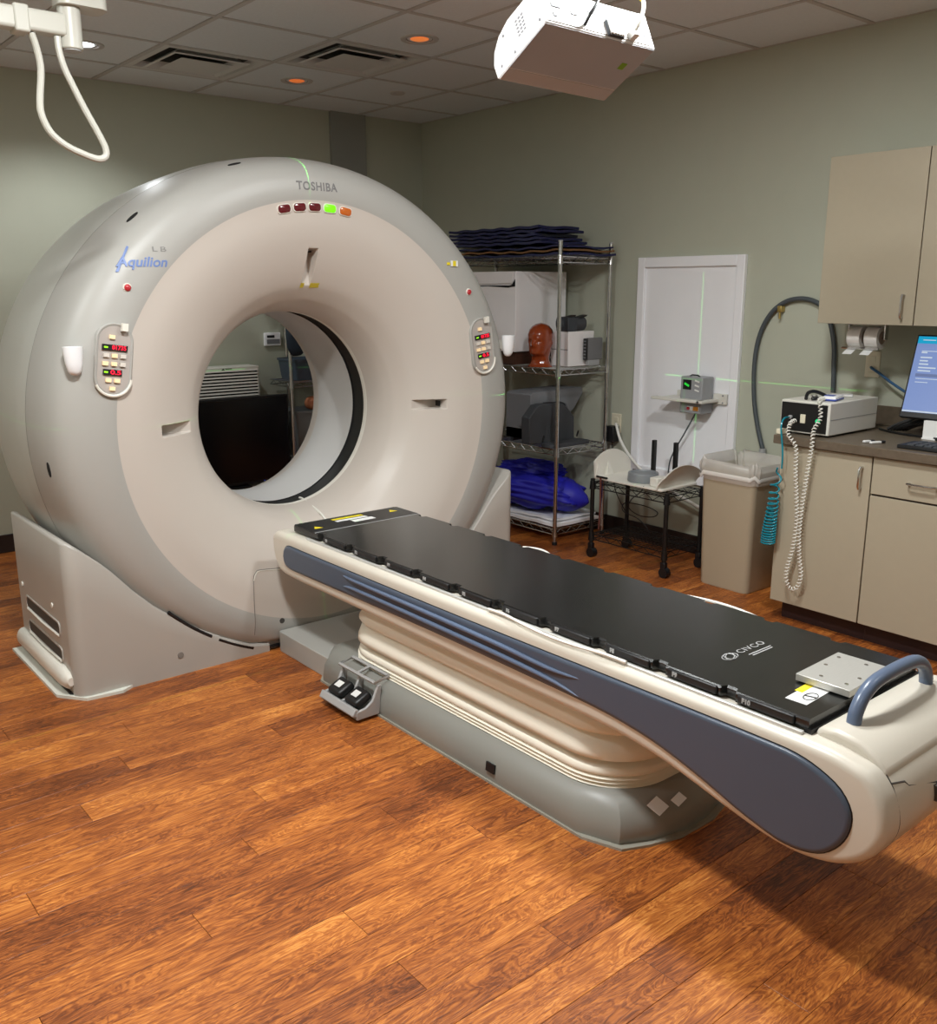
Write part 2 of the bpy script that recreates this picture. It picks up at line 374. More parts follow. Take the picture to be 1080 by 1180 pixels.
# round flush lights that light the room (beyond the frame)
m_tro = mat('light_diffuser', rgb(255, 246, 232), .5, var=0, emis=2.2)
for i, (tx, ty, pw, lab) in enumerate(TROFFERS):
    t = thing('ceiling_light', lab, 'ceiling light', (tx, ty, CEIL), 'round flush ceiling lights')
    build('frame', MB().lathe([(.17, -.0065), (.17, -.018), (.155, -.022), (.15, -.012)], (tx, ty, CEIL), 40, False), m_white, t)
    build('diffuser', MB().lathe([(.152, -.0065), (.152, -.016), (.13, -.021)], (tx, ty, CEIL), 40), m_tro, t)
    a = area('panel_lamp', (0, 0, -.026), .30, .30, pw, (.965, 1, .995)); a.data.shape = 'DISK'; a.parent = t
#@@OBJECTS
# ------------------------------------------------------------------ CT gantry
GX, GZ = .015, 1.0
def sst(a, b, x): t = min(1, max(0, (x-a)/(b-a))); return t*t*(3-2*t)
FP = [(.445, -1.66), (.449, -1.69), (.455, -1.715), (.468, -1.758), (.485, -1.793), (.50, -1.817), (.55, -1.872), (.60, -1.907), (.65, -1.935), (.70, -1.958), (.75, -1.977), (.80, -1.990), (.85, -1.997), (.875, -2.0), (.895, -2.003)]
OP = [(.895, -2.003), (.915, -2.006), (.94, -2.0065), (.965, -2.003), (.99, -1.996), (1.014, -1.982), (1.034, -1.961), (1.05, -1.933), (1.063, -1.895), (1.073, -1.85), (1.080, -1.795), (1.084, -1.73)]
SP = [(1.084, -1.727), (1.0858, -1.70), (1.0875, -1.65), (1.088, -1.6), (1.084, -1.5), (1.078, -1.38), (1.07, -1.27), (1.058, -1.16), (1.035, -1.09), (1.0, -1.055), (.95, -1.04)]
fr = np.array([a for a, b in FP]); fy = np.array([b for a, b in FP]); orr = np.array([a for a, b in OP]); oy = np.array([b for a, b in OP])
SLOT = [0, math.pi/2, math.pi]
def surfY(x, z):                                   # front surface of the gantry at x,z
    r = math.hypot(x-GX, z-GZ)
    return float(np.interp(r, fr, fy)) if r < .895 else float(np.interp(min(r, 1.04), orr, oy))
def gpt(r, th, Y):
    xs_ = 1+.052*sst(.9, 1.06, r)
    return (GX+r*xs_*math.cos(th), Y, max(.045, GZ+r*math.sin(th)))
def lathe_y(prof, n=160, angs=None):
    A = angs or [2*math.pi*i/n for i in range(n)]
    return MB().grid([gpt(r, a, Y) for r, Y in prof for a in A], len(A), len(prof), True)
def fine(prof, k=5):
    p = smooth_path([(r, Y, 0) for r, Y in prof], k); return [(q.x, q.y) for q in p]
gt = thing('ct_gantry', 'large off-white ring-shaped scanner gantry with wide open bore', 'scanner', (GX, -1.5, 0))
A = sorted(set([round(2*math.pi*i/200, 5) for i in range(200)]+[round((s+d*.0026) % (2*math.pi), 5) for s in SLOT for d in range(-26, 27)]))
RR = sorted(set([round(v, 4) for v in list(np.linspace(.445, .895, 60))+list(np.linspace(.54, .565, 9))+list(np.linspace(.69, .712, 12))]))
P = []
for r in RR:
    Y = float(np.interp(r, [q[0] for q in fine(FP)], [q[1] for q in fine(FP)]))
    for a in A:
        m_ = 0
        for s in SLOT:
            d = (a-s+math.pi) % (2*math.pi)-math.pi
            if abs(d) < .3:
                k = r*math.sin(d); m_ = max(m_, sst(.024, .0195, abs(k))*sst(.544, .56, r)*sst(.7075, .699, r))
        P.append(gpt(r, a, Y+m_*max(0, -1.877-Y)))
build('funnel', MB().grid(P, len(A), len(RR), True), m_gantry, gt, ang=60)
build('front_ring', lathe_y(fine(OP), 200), m_ring, gt, ang=60)
sd = build('side_cover', lathe_y(fine(SP), 200), m_side, gt, ang=60)
build('rear_cover', lathe_y([(.95, -1.04), (.8, -1.035), (.6, -1.04), (.52, -1.06), (.47, -1.11), (.452, -1.19)], 160), m_gantry, gt, ang=60)
tn = build('tunnel', lathe_y([(.452, -1.19), (.447, -1.2), (.447, -1.30), (.449, -1.42), (.449, -1.525)], 128), m_tunnel, gt, ang=60)
build('scan_window', lathe_y([(.449, -1.525), (.455, -1.526), (.455, -1.625), (.449, -1.626)], 128), m_black, tn)
build('bore_lip', lathe_y([(.449, -1.626), (.445, -1.63), (.443, -1.645), (.445, -1.66)], 128), m_lip, tn)
# a thin pale strap lying in the bottom of the tunnel
build('seam', MB().grid([gpt(r, 2*math.pi*i/200, Y) for r, Y in ((1.0845, -1.7305), (1.0835, -1.7285), (1.0845, -1.7265)) for i in range(200)], 200, 3, True), mat('shell_seam', rgb(140, 138, 132), .6), sd)
def on_shell(x, z, push=0): return Vector((x, surfY(x, z)-push, z))
# shoulder grip openings: flattened dark ovals lying on the shell
def shell_at(r, th):
    Y = float(np.interp(r, orr, oy)); e = 1e-3; Y2 = float(np.interp(r+e, orr, oy))
    p = Vector(gpt(r, th, Y)); q = Vector(gpt(r+e, th, Y2)); t1 = (q-p).normalized(); t2 = (Vector(gpt(r, th+e, Y))-p).normalized(); n = t1.cross(t2).normalized()
    if n.y > 0 and n.dot(p-Vector((GX, -1.6, GZ))) < 0: n = -n
    if n.dot(p-Vector((GX, -1.5, GZ))) < 0: n = -n
    return p, t1, t2, n
for r, deg in ((1.062, 131), (1.062, 106), (1.066, 186)):
    p, t1, t2, n = shell_at(r, math.radians(deg)); mb = MB()
    lp = [[p+n*h+t2*(k*.03*math.cos(a))+t1*(k*.010*math.sin(a)) for a in [2*math.pi*i/20 for i in range(20)]] for k, h in ((1.15, .001), (1.08, .004), (.95, .004))]
    build('grip_recess', MB().loops([[p+n*h+t2*(.029*math.cos(a))+t1*(.0095*math.sin(a)) for a in [2*math.pi*i/20 for i in range(20)]] for h in (-.004, .0022)]), m_void, gt)
# dark apertures at the outer end of the laser slots
for s, w_ in ((0, 0), (math.pi/2, 1), (math.pi, 2)):
    c = Vector((GX+.694*math.cos(s), -1.905, GZ+.694*math.sin(s))); M = Matrix.Rotation(-s, 3, 'Y')
    build('laser_aperture', MB().obox(c, (.006, .03, .026), M), m_black, gt)
# status lamps
for i, (px, py, mm) in enumerate(((327, 239, m_red), (345, 237, m_red), (362.5, 238, m_red), (380, 239, m_green), (398, 243.5, m_amber))):
    p = pY(px, py, -2.0); th = math.atan2(p.z-GZ, p.x-GX); r = .868; c = on_shell(GX+r*math.cos(th), GZ+r*math.sin(th))
    tx = Vector((math.sin(th), 0, -math.cos(th))); tz = Vector((math.cos(th), 0, math.sin(th)))
    def oval(a, b, y): return [c+tx*q[0]+tz*q[1]+Vector((0, y, 0)) for q in rrect(a, b, b*.75, 5)]
    bz = build('lamp_bezel', MB().loops([oval(.0315, .019, .01), oval(.0315, .019, -.002), oval(.030, .0175, -.004), oval(.028, .0155, -.003)]), m_lip, gt)
    build('lamp_lens', MB().loops([oval(.027, .015, 0), oval(.027, .015, -.006), oval(.022, .011, -.0085)]), mm, gt, label=['dark red lamp', 'dark red lamp', 'dark red lamp', 'lit green lamp', 'amber lamp'][i])
# lettering
text('maker_logo', 'TOSHIBA', .046, (.016, -2.0075, 1.947), (math.pi/2, 0, 0), m_logo, gt, weight=.0010, width=.190, space=1.12)
text('model_logo', 'Aquilion', .05, (-.733, -2.0035, 1.637), (math.pi/2, 0, 0), m_bluelogo, gt, weight=.0009, shear=.25, width=.185)
build('model_logo_swoosh', MB().prism([(-.830, 1.602), (-.820, 1.602), (-.771, 1.692), (-.776, 1.695)], 'y', -2.0062, -1.99), m_bluelogo, gt)
text('model_suffix', 'LB', .026, (-.668, -2.0015, 1.684), (math.pi/2, 0, 0), mat('pale_logo', rgb(128, 126, 124), .5), gt, width=.05, space=1.35)
for o in gt.children:                              # lettering follows the curve of the shell
    if o.name.startswith(('maker_logo', 'model_')):
        ys__ = [v.co.y for v in o.data.vertices]; mid = (min(ys__)+max(ys__))/2
        for v in o.data.vertices:
            x, z = v.co.x+GX, v.co.z; r_ = math.hypot(x-GX, z-GZ); x2 = GX+(x-GX)/(1+.052*sst(.9, 1.06, r_)); v.co.y = surfY(x2, z)+1.5-(.0016 if v.co.y < mid else -.001)
# red call buttons
for x, z in ((-.797, 1.546), (.821, 1.526)):
    y = surfY(x, z); k = MB().cyl((x, y+.01, z), (x, y-.005, z), .019, 24, .016)
    b_ = build('call_button_collar', k, m_lip, gt); mb = MB()
    mb.loops([[(x+q*math.cos(a), y-h, z+q*math.sin(a)) for a in [2*math.pi*i/20 for i in range(20)]] for q, h in ((.0125, 0), (.0125, .009), (.009, .013), (.003, .015))])
    build('call_button', mb, m_redb, b_)
# warning labels
build('warning_label', MB().box(.690, .706, -2.0115, -2.006, 1.648, 1.660), m_yel, gt)
build('laser_label', MB().box(.712, .752, -2.0118, -2.006, 1.642, 1.668), m_lab, gt)
build('laser_label_yellow', MB().box(.722, .740, -2.0124, -2.0110, 1.643, 1.667), m_yel, gt)
for x, w_ in ((.0, .016), (.06, .045)):
    z = 1.556; p = on_shell(x, z, .002); M = Matrix.Rotation(math.radians(-50), 3, 'X')
    build('funnel_label', MB().obox(p, (w_, .0012, .024), Matrix.Rotation(math.radians(38), 3, 'X')), mat('old_yellow_label', rgb(190, 172, 50), .5), gt)
# control panels
def control_panel(cx, cz, mirror):
    tilt = math.radians(8)*mirror; y0 = -2.018
    R2 = Matrix.Rotation(-tilt, 3, 'Y'); c = Vector((cx, y0, cz))
    def pt(u, v, d): return c+R2@Vector((u, d, v))
    def cap(hx, hz, d): return [pt(u, v, d) for u, v in rrect(hx, hz, hx*.98, 10)]
    pn = build('control_panel', MB().loops([cap(.069, .134, .03), cap(.069, .134, .006), cap(.066, .131, .003), cap(.061, .126, .004), cap(.057, .122, .008)]), m_ring, gt, ang=50)
    build('panel_face', MB().loops([cap(.058, .123, .015), cap(.058, .123, .005)]), mat('panel_face', rgb(172, 164, 158), .5), pn)
    mb = MB(); lp = []                                  # highlight on the lower outer edge, put in as a pale tube
    for u, v in rrect(.066, .131, .0645, 14): lp.append((u, v))
    k = [q for q in lp if (q[0]*1 > -.02 and q[1] < .06) or q[1] < -.09]
    k.sort(key=lambda q: math.atan2(q[1]+.02, q[0]+.001))
    build('lip_highlight', MB().tube([pt(u, v, .003) for u, v in k], .005, 6), m_lip, pn)
    def dbox(name, u, v, w_, h_, m_, d0=.0, d1=.006, par=pn):
        return build(name, MB().loops([[pt(u-w_/2, v-h_/2, d1), pt(u+w_/2, v-h_/2, d1), pt(u+w_/2, v+h_/2, d1), pt(u-w_/2, v+h_/2, d1)], [pt(u-w_/2, v-h_/2, d0), pt(u+w_/2, v-h_/2, d0), pt(u+w_/2, v+h_/2, d0), pt(u-w_/2, v+h_/2, d0)]]), m_, par)
    RT = R2@Matrix.Rotation(math.pi/2, 3, 'X')
    for v, w_, du, s in ((.045, .092, 0, '01735' if mirror < 0 else '01735'), (-.045, .068, -.004, '0.5')):
        d = dbox('display', du, v, w_, .021, m_black, -.001)
        text('digits', s, .022, pt(du+w_*.16, v, -.0022), RT, m_digit, d, weight=.0003, width=w_*.55)
        dbox('green_mark', du-w_*.36, v, .014, .006, m_gled, -.002, .0, d)
    for u, v, lit in ((-.012, .083, 1), (-.03, .016, 0), (0, .016, 1), (.031, .016, 0), (-.032, -.014, 1), (0, -.014, 1), (.031, -.014, 0), (-.018, -.074, 1), (.014, -.074, 1), (-.002, -.104, 1)):
        dbox('key', u, v, .02, .014, m_btn if lit else m_btn2, -.003)
    dbox('clip', .028*(1), .122, .022, .028, m_lip, -.016, 0)
control_panel(-.872, 1.288, -1); control_panel(.905, 1.272, 1)
# white cup holders hooked on the shoulders
for px, py in ((83, 414), (580.5, 397)):
    q = pY(px, py, -1.985); x, z = q.x, q.z; y = -2.005 if x > 0 else -1.99
    mb = MB(); L = []
    for s_, zz in ((.25, -.056), (.50, -.052), (.72, -.040), (.88, -.015), (.98, .020), (1.03, .045), (.93, .045), (.88, .0), (.6, -.035)):
        L.append([(x+.034*s_*math.cos(a), y+.028*s_*math.sin(a)-.012, z+zz) for a in [2*math.pi*i/24 for i in range(24)]])
    h = build('cup_holder', MB().loops(L), mat('cup_white', rgb(236, 236, 238), .4), gt, label='small white plastic cup')
    build('cup_bracket', MB().box(x-.012, x+.012, y+.005, y+.06, z-.02, z+.02), m_lip, h)
m_line = mat('panel_line', rgb(128, 122, 116), .6)
# service panel outline on the lower front
def on_front(pts): return [on_shell(x, z, .0005) for x, z in pts]
sl = [(-.372, .06), (-.368, .15), (-.362, .25), (-.352, .335), (-.335, .36), (-.31, .366), (-.2, .352), (-.05, .345), (.08, .345), (.23, .352), (.34, .366), (.365, .36), (.382, .335), (.392, .25), (.402, .06)]
sv = build('service_panel_edge', MB().tube(on_front(smooth_path([(a, b, 0) for a, b in sl], 6) and [(q.x, q.y) for q in smooth_path([(a, b, 0) for a, b in sl], 6)]), .002, 6), m_line, gt)
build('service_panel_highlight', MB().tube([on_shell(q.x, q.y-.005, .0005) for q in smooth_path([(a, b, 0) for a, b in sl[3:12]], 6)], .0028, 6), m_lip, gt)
for x, z in ((-.24, .13), (.27, .13)):
    y = surfY(x, z); build('screw_cover', MB().cyl((x, y+.01, z), (x, y-.002, z), .012, 18), m_groove, gt)
# skirt: the two corner covers that cradle the ring
def skirt(sgn):
    top = [(-.30, .036), (-.387, .052), (-.50, .108), (-.614, .177), (-.70, .24), (-.786, .31), (-.868, .395), (-.942, .485), (-.985, .53), (-1.031, .572), (-1.07, .604), (-1.10, .622), (-1.116, .626)]
    zt = lambda x: float(np.interp(-x, [-a for a, b in top], [b for a, b in top]))
    YF, YBk, XS, RC = -1.992, -1.30, -1.115, .055
    plan_ = [(-.30-.0196*k, YF, 0, -1) for k in range(39)]
    plan_ = [(x, y, nx, ny) for x, y, nx, ny in plan_ if x > XS+RC+.004]
    plan_ += [(XS+RC-RC*math.sin(a), YF+RC-RC*math.cos(a), -math.sin(a), -math.cos(a)) for a in [math.pi/2*k/8 for k in range(9)]]
    plan_ += [(XS, YF+RC+(YBk-YF-RC)*k/4, -1, 0) for k in range(1, 5)]
    mx_ = lambda x: x if sgn < 0 else 2*GX-x
    rows = []
    for d, f in ((0, 0), (.0, .3), (.0, .7), (0, -.010), (.003, -.003), (.010, 0)):
        row = []
        for x, y, nx, ny in plan_:
            z = zt(x); zz = z*f if f > 0 or d == 0 and f == 0 else z+f
            if d == .010: zz = z
            row.append((mx_(x-nx*d), y-ny*d, zz))
        rows.append(row)
    rows.append([(mx_(x-nx*.010), YBk, zt(x)) for x, y, nx, ny in plan_])
    mb = MB().grid([p for r in rows for p in r], len(plan_), len(rows))
    mb.add([(mx_(XS), YBk, 0), (mx_(XS), YBk, zt(XS)), (mx_(-.30), YBk, zt(-.30)), (mx_(-.30), YBk, 0)], [(0, 1, 2, 3)])
    return build('skirt', mb, m_skirt, gt, ang=50)
sk = skirt(-1); skirt(1)
build('foot_strip', MB().box(-.34, .37, -1.975, -1.1, 0, .05), m_skirt, gt, bevel=.004)
# dark air gaps along the seam
for a0, a1 in ((224, 236.5), (238.5, 248)):
    pts = []
    for k in range(13):
        a = math.radians(a0+(a1-a0)*k/12); rr_ = 1.043
        pts.append((GX+rr_*math.cos(a), -1.987, GZ+rr_*math.sin(a)))
    build('air_gap', MB().tube(pts, .008, 6), m_black, sk)
SX = -1.115
for z0, z1 in ((.225, .285), (.12, .18)):
    y0, y1 = -1.40, -1.86
    lp = lambda d, k: [(SX-d, (y0+y1)/2+q[0], (z0+z1)/2+q[1]) for q in rrect((y0-y1)/2-k, (z1-z0)/2-k, .018, 5)]
    v_ = build('side_vent', MB().loops([lp(-.01, 0), lp(.004, 0), lp(.004, .006), lp(-.004, .008)]), m_skirt, sk)
    build('vent_void', MB().loops([lp(-.004, .006), lp(.0012, .006)]), m_groove, v_)
    build('vent_lip', MB().tube([(SX-.004, y0-.02, z0+.004), (SX-.006, (y0+y1)/2, z0), (SX-.004, y1+.015, z0+.004)], .005, 6), m_lip, v_)
for y, z in ((-1.36, .32), (-1.78, .335)):
    build('side_screw', MB().cyl((SX+.01, y, z), (SX-.004, y, z), .011, 16), m_lip, sk)
build('front_screw', MB().cyl((-.70, -1.98, .085), (-.70, -1.995, .085), .013, 18), m_line, sk)
# rounded bumper bar and white floor edging on the left flank
build('bumper_bar', MB().loops([[(SX-.006+.03*math.cos(a)*s_, y, .07+.042*math.sin(a)*s_) for a in [2*math.pi*i/20 for i in range(20)]] for y, s_ in ((-1.29, .75), (-1.31, 1), (-1.87, 1), (-1.93, .8), (-1.95, .4))]), m_lip, gt, ang=50)
build('floor_edging', MB().prism([(-1.165, -1.27), (-1.165, -1.895), (-1.085, -2.004), (-.95, -2.02), (-.9, -1.99), (-.9, -1.25)], 'z', 0.0, .012), mat('edging_white', rgb(214, 214, 204), .5), gt)
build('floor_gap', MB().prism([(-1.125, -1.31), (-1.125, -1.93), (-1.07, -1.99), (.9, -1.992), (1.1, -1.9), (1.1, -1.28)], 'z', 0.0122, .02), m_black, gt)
# thin white cord hanging out of the bore over the funnel
c_pts = [Vector((.098, -1.60, .564)), Vector((.098, -1.64, .562))]
for r in (.4755, .5, .55, .6, .635): c_pts.append(on_shell(GX+r*.165, GZ-r*.986, .006))
single('trailing_cable', MB().tube(smooth_path(c_pts, 6), .005, 8), m_cordw, 'thin white cable trailing out of the bore towards the couch', 'cable')
# ------------------------------------------------------------------ patient couch
TX = .005
ct = thing('patient_couch', 'long scanner couch with black carbon top and pleated cream pedestal', 'scanner couch', (TX, -3.2, 0))
build('floor_slab', MB().prism(rrect(.27, .30, .01, 2, (TX, -2.315)), 'z', 0, .092), mat('slab_grey', rgb(166, 165, 160), .42), ct, bevel=.006)
def plan(hx, yb, yf, cb, cf, z):       # pedestal plan with cut corners: back then front
    return [(TX-hx+cb, yb, z), (TX-hx, yb-cb*1.2, z), (TX-hx, yf+cf*1.5, z), (TX-hx+cf*.35, yf+cf*.55, z), (TX-hx+cf, yf+.03, z), (TX-hx+cf*1.9, yf, z),
            (TX+hx-cf*1.9, yf, z), (TX+hx-cf, yf+.03, z), (TX+hx-cf*.35, yf+cf*.55, z), (TX+hx, yf+cf*1.5, z), (TX+hx, yb-cb*1.2, z), (TX+hx-cb, yb, z)]
pb = build('pedestal_base', MB().loops([plan(.298, -2.36, -4.03, .06, .13, .006), plan(.300, -2.36, -4.035, .06, .13, .03), plan(.294, -2.365, -4.03, .06, .13, .075), plan(.272, -2.38, -4.0, .06, .13, .118), plan(.245, -2.4, -3.97, .06, .13, .132)]), m_cbase, ct, bevel=.008, seg=3, ang=50)
build('floor_edge', MB().loops([plan(.305, -2.36, -4.045, .05, .12, 0), plan(.305, -2.36, -4.045, .05, .12, .008)]), mat('edge_grey', rgb(150, 146, 134), .5), pb)
build('socket', MB().obox((TX-.301, -3.46, .055), (.006, .04, .03), Matrix.Rotation(math.radians(6), 3, 'Y')), m_black, pb)
for (x, y, w_, h_, mm, r_) in ((-.135, -3.93, .055, .045, m_lab, .25), (-.06, -3.945, .05, .028, m_lab, .25)):
    M = Matrix.Rotation(math.radians(14), 3, 'X')@Matrix.Rotation(r_, 3, 'Z')
    build('worn_sticker', MB().obox((x, y-.072+.0, .107), (w_, h_, .0012), Matrix.Rotation(math.radians(25), 3, 'X')@Matrix.Rotation(.2, 3, 'Z')), mm, pb)
# pleated bellows
BY = [(.128, .004), (.133, .009), (.138, .001), (.145, .009), (.150, .001), (.157, .009), (.162, .0), (.168, .006), (.178, .004), (.190, .0), (.195, -.020), (.202, -.024), (.208, -.010), (.216, .008), (.235, .006), (.262, -.002), (.272, -.018), (.281, -.022), (.290, -.004), (.303, .004), (.33, -.010), (.352, -.02), (.372, -.024), (.40, -.02), (.45, -.02)]
L = []
for z, d in BY: L.append([(TX+q[0], q[1], z) for q in rrect(.243+d, .725+d, .20, 12, (0, -3.215))])
build('bellows', MB().loops(L), m_bellow, ct, ang=80)
# shell: side profile drawn in Y-Z, swept across the couch
side = [(-2.055, .54), (-2.05, .50), (-2.06, .45), (-2.085, .41), (-2.13, .385), (-2.25, .378), (-2.4, .378), (-2.7, .378), (-3.2, .374), (-3.6, .372), (-3.85, .372), (-4.0, .366), (-4.12, .351), (-4.22, .33), (-4.32, .306), (-4.42, .286), (-4.50, .279), (-4.57, .287), (-4.63, .308), (-4.68, .345), (-4.708, .39), (-4.716, .43), (-4.708, .475), (-4.69, .51), (-4.66, .541), (-4.62, .553), (-4.575, .560), (-4.52, .562), (-4.45, .562), (-4.3, .562), (-4.0, .562), (-3.6, .562), (-3.0, .562), (-2.5, .562), (-2.3, .562), (-2.18, .562), (-2.09, .561)]
def shell(name, s_, x0, x1, r, m_):
    S = smooth_path([(a, b, 0) for a, b in s_+[s_[0]]], 4)[:-1]; cy = -3.3
    def ring(x, d):
        out = []
        for i, q in enumerate(S):
            a = S[i-1]; b = S[(i+1) % len(S)]; t = (b-a).normalized(); n = Vector((t.y, -t.x, 0)); out.append((x, q.x+n.x*d, q.y+n.y*d))
        return out
    # inward normal sign
    ar = lambda c: abs(sum(c[i-1][1]*c[i][2]-c[i][1]*c[i-1][2] for i in range(len(c))))
    sgn = 1 if ar(ring(0, .01)) < ar(ring(0, 0)) else -1
    rs = []
    for k in range(6): th = math.pi/2*k/5; rs.append(ring(x0+r*(1-math.sin(th)), sgn*r*(1-math.cos(th)) if False else sgn*r*(1-math.sin(math.pi/2-th)) ))
    L = [ring(x0+r*(1-math.cos(math.pi/2*(1-k/5))) if False else x0+r*(1-math.sin(math.pi/2*k/5)), sgn*r*(1-math.cos(math.pi/2*k/5))) for k in range(5, -1, -1)]
    L += [ring(x1-r*(1-math.sin(math.pi/2*k/5)), sgn*r*(1-math.cos(math.pi/2*k/5))) for k in range(0, 6)]
    return build(name, MB().loops(L), m_, ct, ang=50)
sh = shell('couch_shell', side, TX-.30, TX+.30, .024, m_cream)
# blue side inlays (both flanks), seated slightly proud with a dark gap
inl = [(-2.155, .47), (-2.165, .50), (-2.20, .519), (-2.3, .519), (-2.6, .519), (-3.16, .519), (-3.6, .522), (-3.93, .526), (-4.22, .529), (-4.42, .53), (-4.50, .527), (-4.56, .512), (-4.61, .486), (-4.638, .445), (-4.638, .40), (-4.62, .358), (-4.585, .322), (-4.54, .304), (-4.49, .299), (-4.44, .306), (-4.36, .327), (-4.27, .357), (-4.18, .383), (-4.08, .405), (-3.95, .42), (-3.8, .426), (-3.6, .428), (-3.16, .432), (-2.7, .428), (-2.4, .425), (-2.3, .424), (-2.20, .425), (-2.165, .44)]
IN = [(q.x, q.y) for q in smooth_path([(a, b, 0) for a, b in inl+[inl[0]]], 3)[:-1]]
icx, icy = -3.5, .45
def shrink(poly, d):
    out = []
    for i, q in enumerate(poly):
        a = poly[i-1]; b = poly[(i+1) % len(poly)]; t = Vector((b[0]-a[0], b[1]-a[1])).normalized(); out.append((q[0]+t.y*d, q[1]-t.x*d))
    return out
sg = 1 if sum(abs(q[1]-.45) for q in shrink(IN, .01)) < sum(abs(q[1]-.45) for q in IN) else -1
for s_ in (-1, 1):
    X = TX+s_*.30
    def lp(x, d): return [(x, y, z) for y, z in shrink(IN, sg*d)]
    g = build('inlay_gap', MB().loops([lp(X-s_*.01, -.003), lp(X+s_*.0008, -.003), lp(X+s_*.0008, .0)]), m_black, ct)
    b_ = build('side_inlay', MB().loops([lp(X-s_*.01, 0), lp(X+s_*.003, 0), lp(X+s_*.007, .004), lp(X+s_*.0085, .010), lp(X+s_*.0085, .012)]), m_inlay, ct, ang=50)
    # finger groove pressed between two ridges
    for z, zz in ((.494, .499), (.462, .446)):
        pts = [(X+s_*.0075, -2.62, (z+zz)/2), (X+s_*.011, -2.72, z), (X+s_*.0125, -3.1, z), (X+s_*.0125, -3.5, z-.004), (X+s_*.011, -3.72, z-.012), (X+s_*.0075, -3.84, zz-.012)]
        build('inlay_ridge', MB().tube(smooth_path(pts, 8), [.002]*8+[.009]*32+[.002], 10) if False else MB().tube(smooth_path(pts, 8), [max(.001, .008*math.sin(math.pi*min(1, max(0, k/40)))**.5) for k in range(41)], 10), m_inlay2, b_)
    build('inlay_groove', MB().loops([[(X+s_*d, y, .4765+h*k) for y, h in ((-2.66, .002), (-2.75, .009), (-3.1, .011), (-3.5, .010), (-3.72, .006), (-3.8, .001), (-3.72, -.012), (-3.5, -.014), (-3.1, -.011), (-2.75, -.009))] for d, k in ((.006, 1), (.0092, 1))]), mat('inlay_shadow', rgb(66, 68, 78), .45), b_)
    # aluminium accessory rail on the upper edge
    x0, x1 = sorted((TX+s_*.2635, TX+s_*.276)); build('side_rail', MB().box(x0, x1, -4.495, -2.30, .556, .570), m_alu, ct, bevel=.002)
# carbon top with indexing notches
BW2 = .256; n0 = -2.36; pit = .2115
edge = []; y = -2.165
ys_ = [n0-.02-k*pit for k in range(11)]
def board(d, z):
    Lf = [(-2.165, BW2-.004), (-2.17, BW2)]
    for c in ys_:
        if c < -4.46: continue
        Lf += [(c+.022, BW2), (c+.014, BW2-.016), (c-.014, BW2-.016), (c-.022, BW2)]
    Lf += [(-4.50, BW2)]
    l = [(TX-x+d, y, z) for y, x in Lf]; r = [(TX+x-d, y, z) for y, x in Lf][::-1]
    return l+r
tt = build('tabletop', MB().loops([board(0, .570), board(0, .590), board(.004, .596)]), m_carbon, ct, ang=30)
build('front_section', MB().prism([(TX-.256, -2.175), (TX+.256, -2.175), (TX+.256, -2.335), (TX-.256, -2.335)], 'z', .594, .5972), m_carbon2, tt)
build('front_seam', MB().box(TX-.256, TX+.256, -2.342, -2.3365, .594, .5966), m_lgrey, tt)
# raised index blocks with their numbers
for k in range(10):
    a, b = ys_[k]-.030, ys_[k+1]+.030
    for s_ in (-1, 1):
        x0, x1 = sorted((TX+s_*.252, TX+s_*.263)); bl = build('index_block', MB().box(x0, x1, max(b, -4.49), a, .572, .593), m_black, tt, bevel=.003)
        if s_ < 0: text('index_number', 'F%d' % (k+1), .016, (TX-.2638, a-.026, .583), Matrix(((0, 0, -1), (-1, 0, 0), (0, 1, 0))), m_wink, tt, weight=.0008)
# printed labels on the front section
def flat(name, x, y, w_, h_, m_, z=.5974, rz=0, t=.0006, par=tt):
    return build(name, MB().obox((x, y, z), (w_, h_, t), Matrix.Rotation(rz, 3, 'Z')), m_, par)
flat('front_label', TX-.02, -2.205, .15, .022, m_yel); flat('front_label', TX-.02, -2.237, .15, .022, m_lab); flat('front_label', TX+.015, -2.275, .105, .035, m_lab)
for x, y in ((-.205, -2.275), (.20, -2.225)):
    build('warning_triangle', MB().prism([(x-.02, y-.016), (x+.02, y-.016), (x, y+.018)], 'z', .5972, .5979), m_yel, tt)
# maker's mark printed on the board: globe, name, underline
gx, gy = .02, -4.165
for k, (a, b) in enumerate(((.028, .016), (.024, .011), (.018, .016))):
    pts = [(gx-.095+a*math.cos(t_)*math.cos(k*.5)-b*math.sin(t_)*math.sin(k*.5), gy+a*math.cos(t_)*math.sin(k*.5)+b*math.sin(t_)*math.cos(k*.5), .5968) for t_ in [2*math.pi*i/24 for i in range(24)]]
    build('globe_line', MB().tube(pts, .0014, 4, True), m_wink, tt)
text('board_logo', 'CIVCO', .03, (gx+.005, gy+.004, .5965), (0, 0, 0), m_wink, tt, depth=.0004, width=.115, space=1.15)
flat('logo_line', gx+.005, gy-.024, .10, .004, m_wink, .5966); flat('logo_line', gx+.005, gy-.033, .09, .004, m_wink, .5966)
flat('steering_label', TX-.135, -4.425, .12, .055, m_lab, .5966, .05); flat('steering_label_band', TX-.11, -4.40, .06, .02, m_yel, .5970, .05)
pts = [(TX-.145+.024*math.cos(a), -4.437+.014*math.sin(a), .5972) for a in [2*math.pi*i/24 for i in range(24)]]
build('label_ring', MB().tube(pts, .0014, 4, True), m_ink, tt); flat('label_bar', TX-.145, -4.437, .006, .026, m_ink, .5972, .3)
